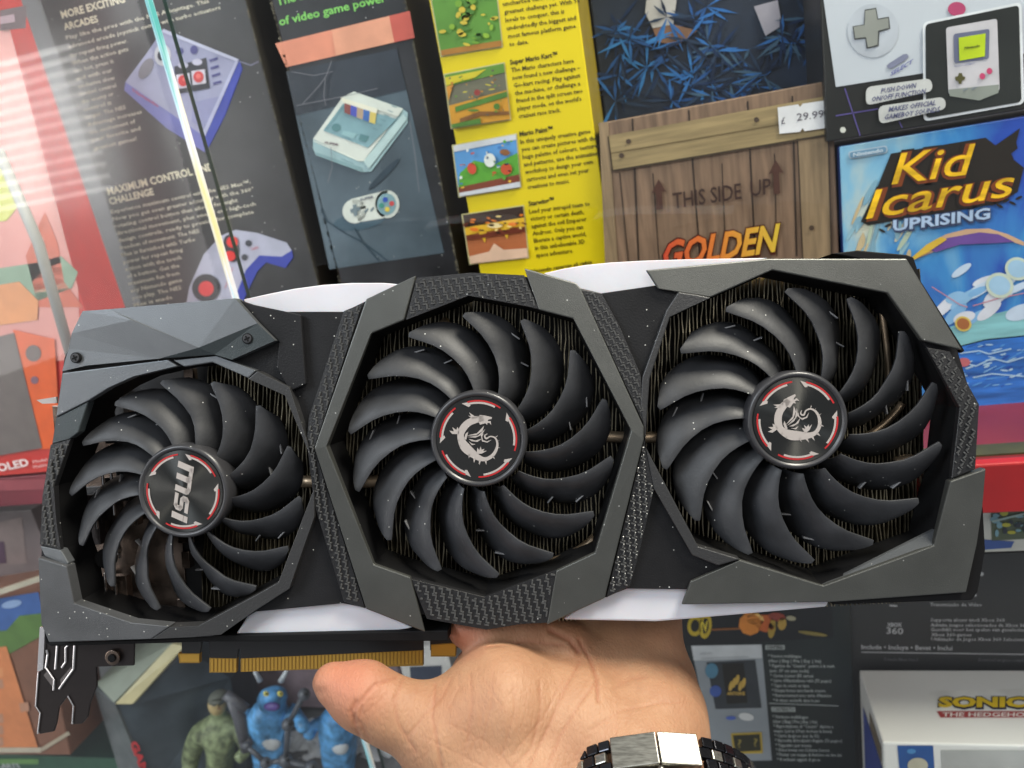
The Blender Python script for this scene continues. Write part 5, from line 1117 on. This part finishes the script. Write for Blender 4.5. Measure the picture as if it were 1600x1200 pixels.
# finer mesh: one Catmull-like split through Blender later; creases carved here
def carve(V, Fq):
    n = np.zeros_like(V); a = V[Fq[:, 2]] - V[Fq[:, 0]]; b = V[Fq[:, 3]] - V[Fq[:, 1]]; fn = np.cross(a, b)
    for i in range(4): np.add.at(n, Fq[:, i], fn)
    n /= np.linalg.norm(n, axis=1)[:, None] + 1e-12; return n
me = bpy.data.meshes.new('hand'); me.from_pydata(V.tolist(), [], Fq.tolist()); tmp = bpy.data.objects.new('tmp', me); COL.objects.link(tmp)
ss = tmp.modifiers.new('s', 'SUBSURF'); ss.levels = 1; bpy.context.view_layer.update()
me2 = bpy.data.meshes.new_from_object(tmp.evaluated_get(bpy.context.evaluated_depsgraph_get())); bpy.data.objects.remove(tmp)
V = np.zeros(len(me2.vertices) * 3); me2.vertices.foreach_get('co', V); V = V.reshape(-1, 3)
Nn = np.zeros(len(me2.vertices) * 3); me2.vertices.foreach_get('normal', Nn); Nn = Nn.reshape(-1, 3)
px = 800 + F * V[:, 0] / -V[:, 2]; py = 600 - F * V[:, 1] / -V[:, 2]; front = Nn[:, 2] > -.1
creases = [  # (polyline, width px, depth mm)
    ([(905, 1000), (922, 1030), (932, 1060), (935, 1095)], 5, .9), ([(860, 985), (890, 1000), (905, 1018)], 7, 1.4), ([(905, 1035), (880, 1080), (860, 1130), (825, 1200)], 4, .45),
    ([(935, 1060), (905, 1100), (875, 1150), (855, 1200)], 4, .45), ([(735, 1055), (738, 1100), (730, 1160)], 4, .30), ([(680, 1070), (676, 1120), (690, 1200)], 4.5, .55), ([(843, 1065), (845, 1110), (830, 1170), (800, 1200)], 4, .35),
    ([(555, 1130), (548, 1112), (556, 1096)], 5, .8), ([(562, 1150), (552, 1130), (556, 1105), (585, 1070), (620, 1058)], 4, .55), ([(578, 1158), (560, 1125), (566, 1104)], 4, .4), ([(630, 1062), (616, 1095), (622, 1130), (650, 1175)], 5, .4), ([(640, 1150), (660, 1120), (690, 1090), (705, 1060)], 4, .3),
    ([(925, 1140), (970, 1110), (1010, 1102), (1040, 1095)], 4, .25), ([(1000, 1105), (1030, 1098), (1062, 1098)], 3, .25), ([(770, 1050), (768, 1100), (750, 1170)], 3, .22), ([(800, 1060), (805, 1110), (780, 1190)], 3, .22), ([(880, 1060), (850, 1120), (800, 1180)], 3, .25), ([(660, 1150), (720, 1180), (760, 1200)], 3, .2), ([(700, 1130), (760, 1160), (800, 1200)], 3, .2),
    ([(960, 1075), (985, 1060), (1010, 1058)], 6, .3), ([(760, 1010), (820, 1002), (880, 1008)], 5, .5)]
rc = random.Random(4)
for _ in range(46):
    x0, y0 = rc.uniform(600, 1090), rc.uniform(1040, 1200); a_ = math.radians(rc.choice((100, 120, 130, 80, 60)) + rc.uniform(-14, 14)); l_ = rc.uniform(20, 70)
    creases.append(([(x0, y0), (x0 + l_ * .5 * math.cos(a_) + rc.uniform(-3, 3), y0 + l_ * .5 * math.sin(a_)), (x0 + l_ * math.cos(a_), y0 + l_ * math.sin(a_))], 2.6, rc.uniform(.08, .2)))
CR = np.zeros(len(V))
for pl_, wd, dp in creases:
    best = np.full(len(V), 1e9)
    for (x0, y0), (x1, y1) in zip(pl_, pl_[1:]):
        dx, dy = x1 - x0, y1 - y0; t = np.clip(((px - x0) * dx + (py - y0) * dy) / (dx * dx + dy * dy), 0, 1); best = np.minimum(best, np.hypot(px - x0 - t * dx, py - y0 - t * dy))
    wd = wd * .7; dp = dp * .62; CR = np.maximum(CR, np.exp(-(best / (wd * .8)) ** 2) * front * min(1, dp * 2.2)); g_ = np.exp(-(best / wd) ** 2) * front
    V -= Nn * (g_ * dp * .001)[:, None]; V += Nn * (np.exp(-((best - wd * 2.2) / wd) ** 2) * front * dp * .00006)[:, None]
# thumb nail edge swell and pad flattening
V -= Nn * (np.exp(-(np.hypot(px - 498, py - 1083) / 11) ** 2) * .0007)[:, None]
Vw = V @ np.array(ROT).T
me2.vertices.foreach_set('co', Vw.ravel()); me2.update()
att = me2.attributes.new('flush', 'FLOAT', 'POINT')
tipd = np.minimum(np.hypot(px - 540, (py - 1060)) / 75, np.hypot(px - 720, py - 988) / 45); att.data.foreach_set('value', np.clip(1.25 - tipd, 0, 1) * .9)
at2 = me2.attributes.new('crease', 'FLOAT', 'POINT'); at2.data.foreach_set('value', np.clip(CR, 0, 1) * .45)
me2.polygons.foreach_set('use_smooth', [True] * len(me2.polygons))
ms = bpy.data.materials.new('skin'); ms.use_nodes = True; nt = ms.node_tree; b = nt.nodes['Principled BSDF']
b.inputs['Roughness'].default_value = .58; b.inputs['Specular IOR Level'].default_value = .32
b.inputs['Subsurface Weight'].default_value = .10; b.inputs['Subsurface Scale'].default_value = .0035; b.inputs['Subsurface Radius'].default_value = (1, .38, .2)
tc = nt.nodes.new('ShaderNodeTexCoord'); nz = nt.nodes.new('ShaderNodeTexNoise'); nz.inputs['Scale'].default_value = 38; nz.inputs['Detail'].default_value = 9; nz.inputs['Roughness'].default_value = .65; nt.links.new(tc.outputs['Object'], nz.inputs['Vector'])
cr = nt.nodes.new('ShaderNodeValToRGB'); cr.color_ramp.elements[0].position = .3; cr.color_ramp.elements[0].color = (.285, .140, .078, 1); cr.color_ramp.elements[1].position = .7; cr.color_ramp.elements[1].color = (.365, .208, .120, 1); nt.links.new(nz.outputs[0], cr.inputs[0])
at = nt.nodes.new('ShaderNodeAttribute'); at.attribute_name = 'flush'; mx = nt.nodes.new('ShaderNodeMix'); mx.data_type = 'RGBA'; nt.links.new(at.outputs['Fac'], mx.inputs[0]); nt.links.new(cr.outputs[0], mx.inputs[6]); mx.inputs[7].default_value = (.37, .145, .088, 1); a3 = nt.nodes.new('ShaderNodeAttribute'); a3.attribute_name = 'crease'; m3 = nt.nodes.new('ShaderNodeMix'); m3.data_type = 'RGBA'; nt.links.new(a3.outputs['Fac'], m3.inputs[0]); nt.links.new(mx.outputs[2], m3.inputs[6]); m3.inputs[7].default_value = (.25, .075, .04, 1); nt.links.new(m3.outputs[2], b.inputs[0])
vo = nt.nodes.new('ShaderNodeTexVoronoi'); vo.feature = 'DISTANCE_TO_EDGE'; vo.inputs['Scale'].default_value = 520; mp = nt.nodes.new('ShaderNodeMapping'); mp.inputs['Scale'].default_value = (1.5, 1, .6); mp.inputs['Rotation'].default_value = (0, .5, 0)
nt.links.new(tc.outputs['Object'], mp.inputs[0]); nt.links.new(mp.outputs[0], vo.inputs['Vector'])
n2 = nt.nodes.new('ShaderNodeTexNoise'); n2.inputs['Scale'].default_value = 260; n2.inputs['Detail'].default_value = 4; m2 = nt.nodes.new('ShaderNodeMapping'); m2.inputs['Scale'].default_value = (1.6, 1, .35); m2.inputs['Rotation'].default_value = (0, .5, 0)
nt.links.new(tc.outputs['Object'], m2.inputs[0]); nt.links.new(m2.outputs[0], n2.inputs['Vector'])
b1 = nt.nodes.new('ShaderNodeBump'); b1.inputs['Strength'].default_value = .6; b1.inputs['Distance'].default_value = .0004; nt.links.new(vo.outputs[0], b1.inputs['Height'])
b2_ = nt.nodes.new('ShaderNodeBump'); b2_.inputs['Strength'].default_value = .7; b2_.inputs['Distance'].default_value = .0006; nt.links.new(n2.outputs[0], b2_.inputs['Height']); nt.links.new(b1.outputs[0], b2_.inputs['Normal']); nt.links.new(b2_.outputs[0], b.inputs['Normal'])
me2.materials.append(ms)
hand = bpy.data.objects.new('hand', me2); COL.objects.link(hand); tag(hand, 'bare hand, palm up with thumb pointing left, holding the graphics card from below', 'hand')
# thumb nail
mb = MB(); nb = []
for j in range(5):
    for i in range(5):
        u, v = i / 4 - .5, j / 4 - .5
        p = C3(499 + u * 26 + v * 8, 1090 + u * 20 - v * 6, .2575 + .004 * abs(v) + .010 * u * u); nb.append(ROT @ p)
mb.add(nb, [(j * 5 + i, j * 5 + i + 1, (j + 1) * 5 + i + 1, (j + 1) * 5 + i) for j in range(4) for i in range(4)], mat('nail', (.66, .42, .33), .25, spec=.6))

# watch
g = thing('wristwatch', ROT @ CW_, 'steel and black link wristwatch with its folding clasp on the inner wrist', 'watch')
m_st = mat('brushed_steel', (.36, .35, .31), .36, 1, bump=.06, bump_s=700, var=.35, noise_s=260, streak=(1, 6, 6)); m_bk = mat('black_link_steel', (.03, .03, .035), .16, .8, var=.3)
bv = Vector((0, .82, .57)); rt = Vector((1, 0, 0)); ax = rt.cross(bv).normalized(); ax = ax if ax.y < 0 else -ax
ra, rb_ = .0335, .0305
def ringp(phi, rad=0): return CW_ + rt * (ra + rad) * math.cos(phi) + bv * (rb_ + rad) * math.sin(phi)
def link(phi0, phi1, a0, a1, th, m, rad=.0012):
    vs = []
    for phi in (phi0, phi1):
        for aa in (a0, a1):
            for rr_ in (rad, rad + th): vs.append(ROT @ (ringp(phi, rr_) + ax * aa))
    return vs
def addlink(mb, *a, m):
    vs = link(*a, m); mb.add(vs, [(0, 1, 3, 2), (4, 6, 7, 5), (0, 4, 5, 1), (2, 3, 7, 6), (0, 2, 6, 4), (1, 5, 7, 3)], m)
RD = math.radians
for a, b_ in ((73, 93.4), (94, 117)):
    mb = MB(); mid = (a + b_) / 2
    addlink(mb, RD(a), RD(b_), .000, .0105, .0036, m=m_st); part(mb, 'clasp_plate', g, bevel=.0004)
mb = MB(); addlink(mb, RD(76), RD(113), .0112, .019, .003, m=m_st); part(mb, 'clasp_plate', g, bevel=.0004)
mb = MB(); c = ROT @ (ringp(RD(94), .0045) + ax * .0125); mb.ball(c, .0012, .0012, .0012, m_st); part(mb, 'clasp_button', g, smooth=True)
for k in range(44):
    phi = 117.8 + k * 7.1
    if phi > 432.6 - 7: break
    for j in range(5):
        mb = MB() if j == 0 else mb; mm_ = m_st if j in (1, 3) and k % 2 == 0 else m_bk
        off = 2.6 if j % 2 else 0
        addlink(mb, RD(phi + off + .3), RD(phi + off + 6.6), j * .0037, j * .0037 + .0034, .0026, m=mm_)
    part(mb, 'link', g, bevel=.0004)
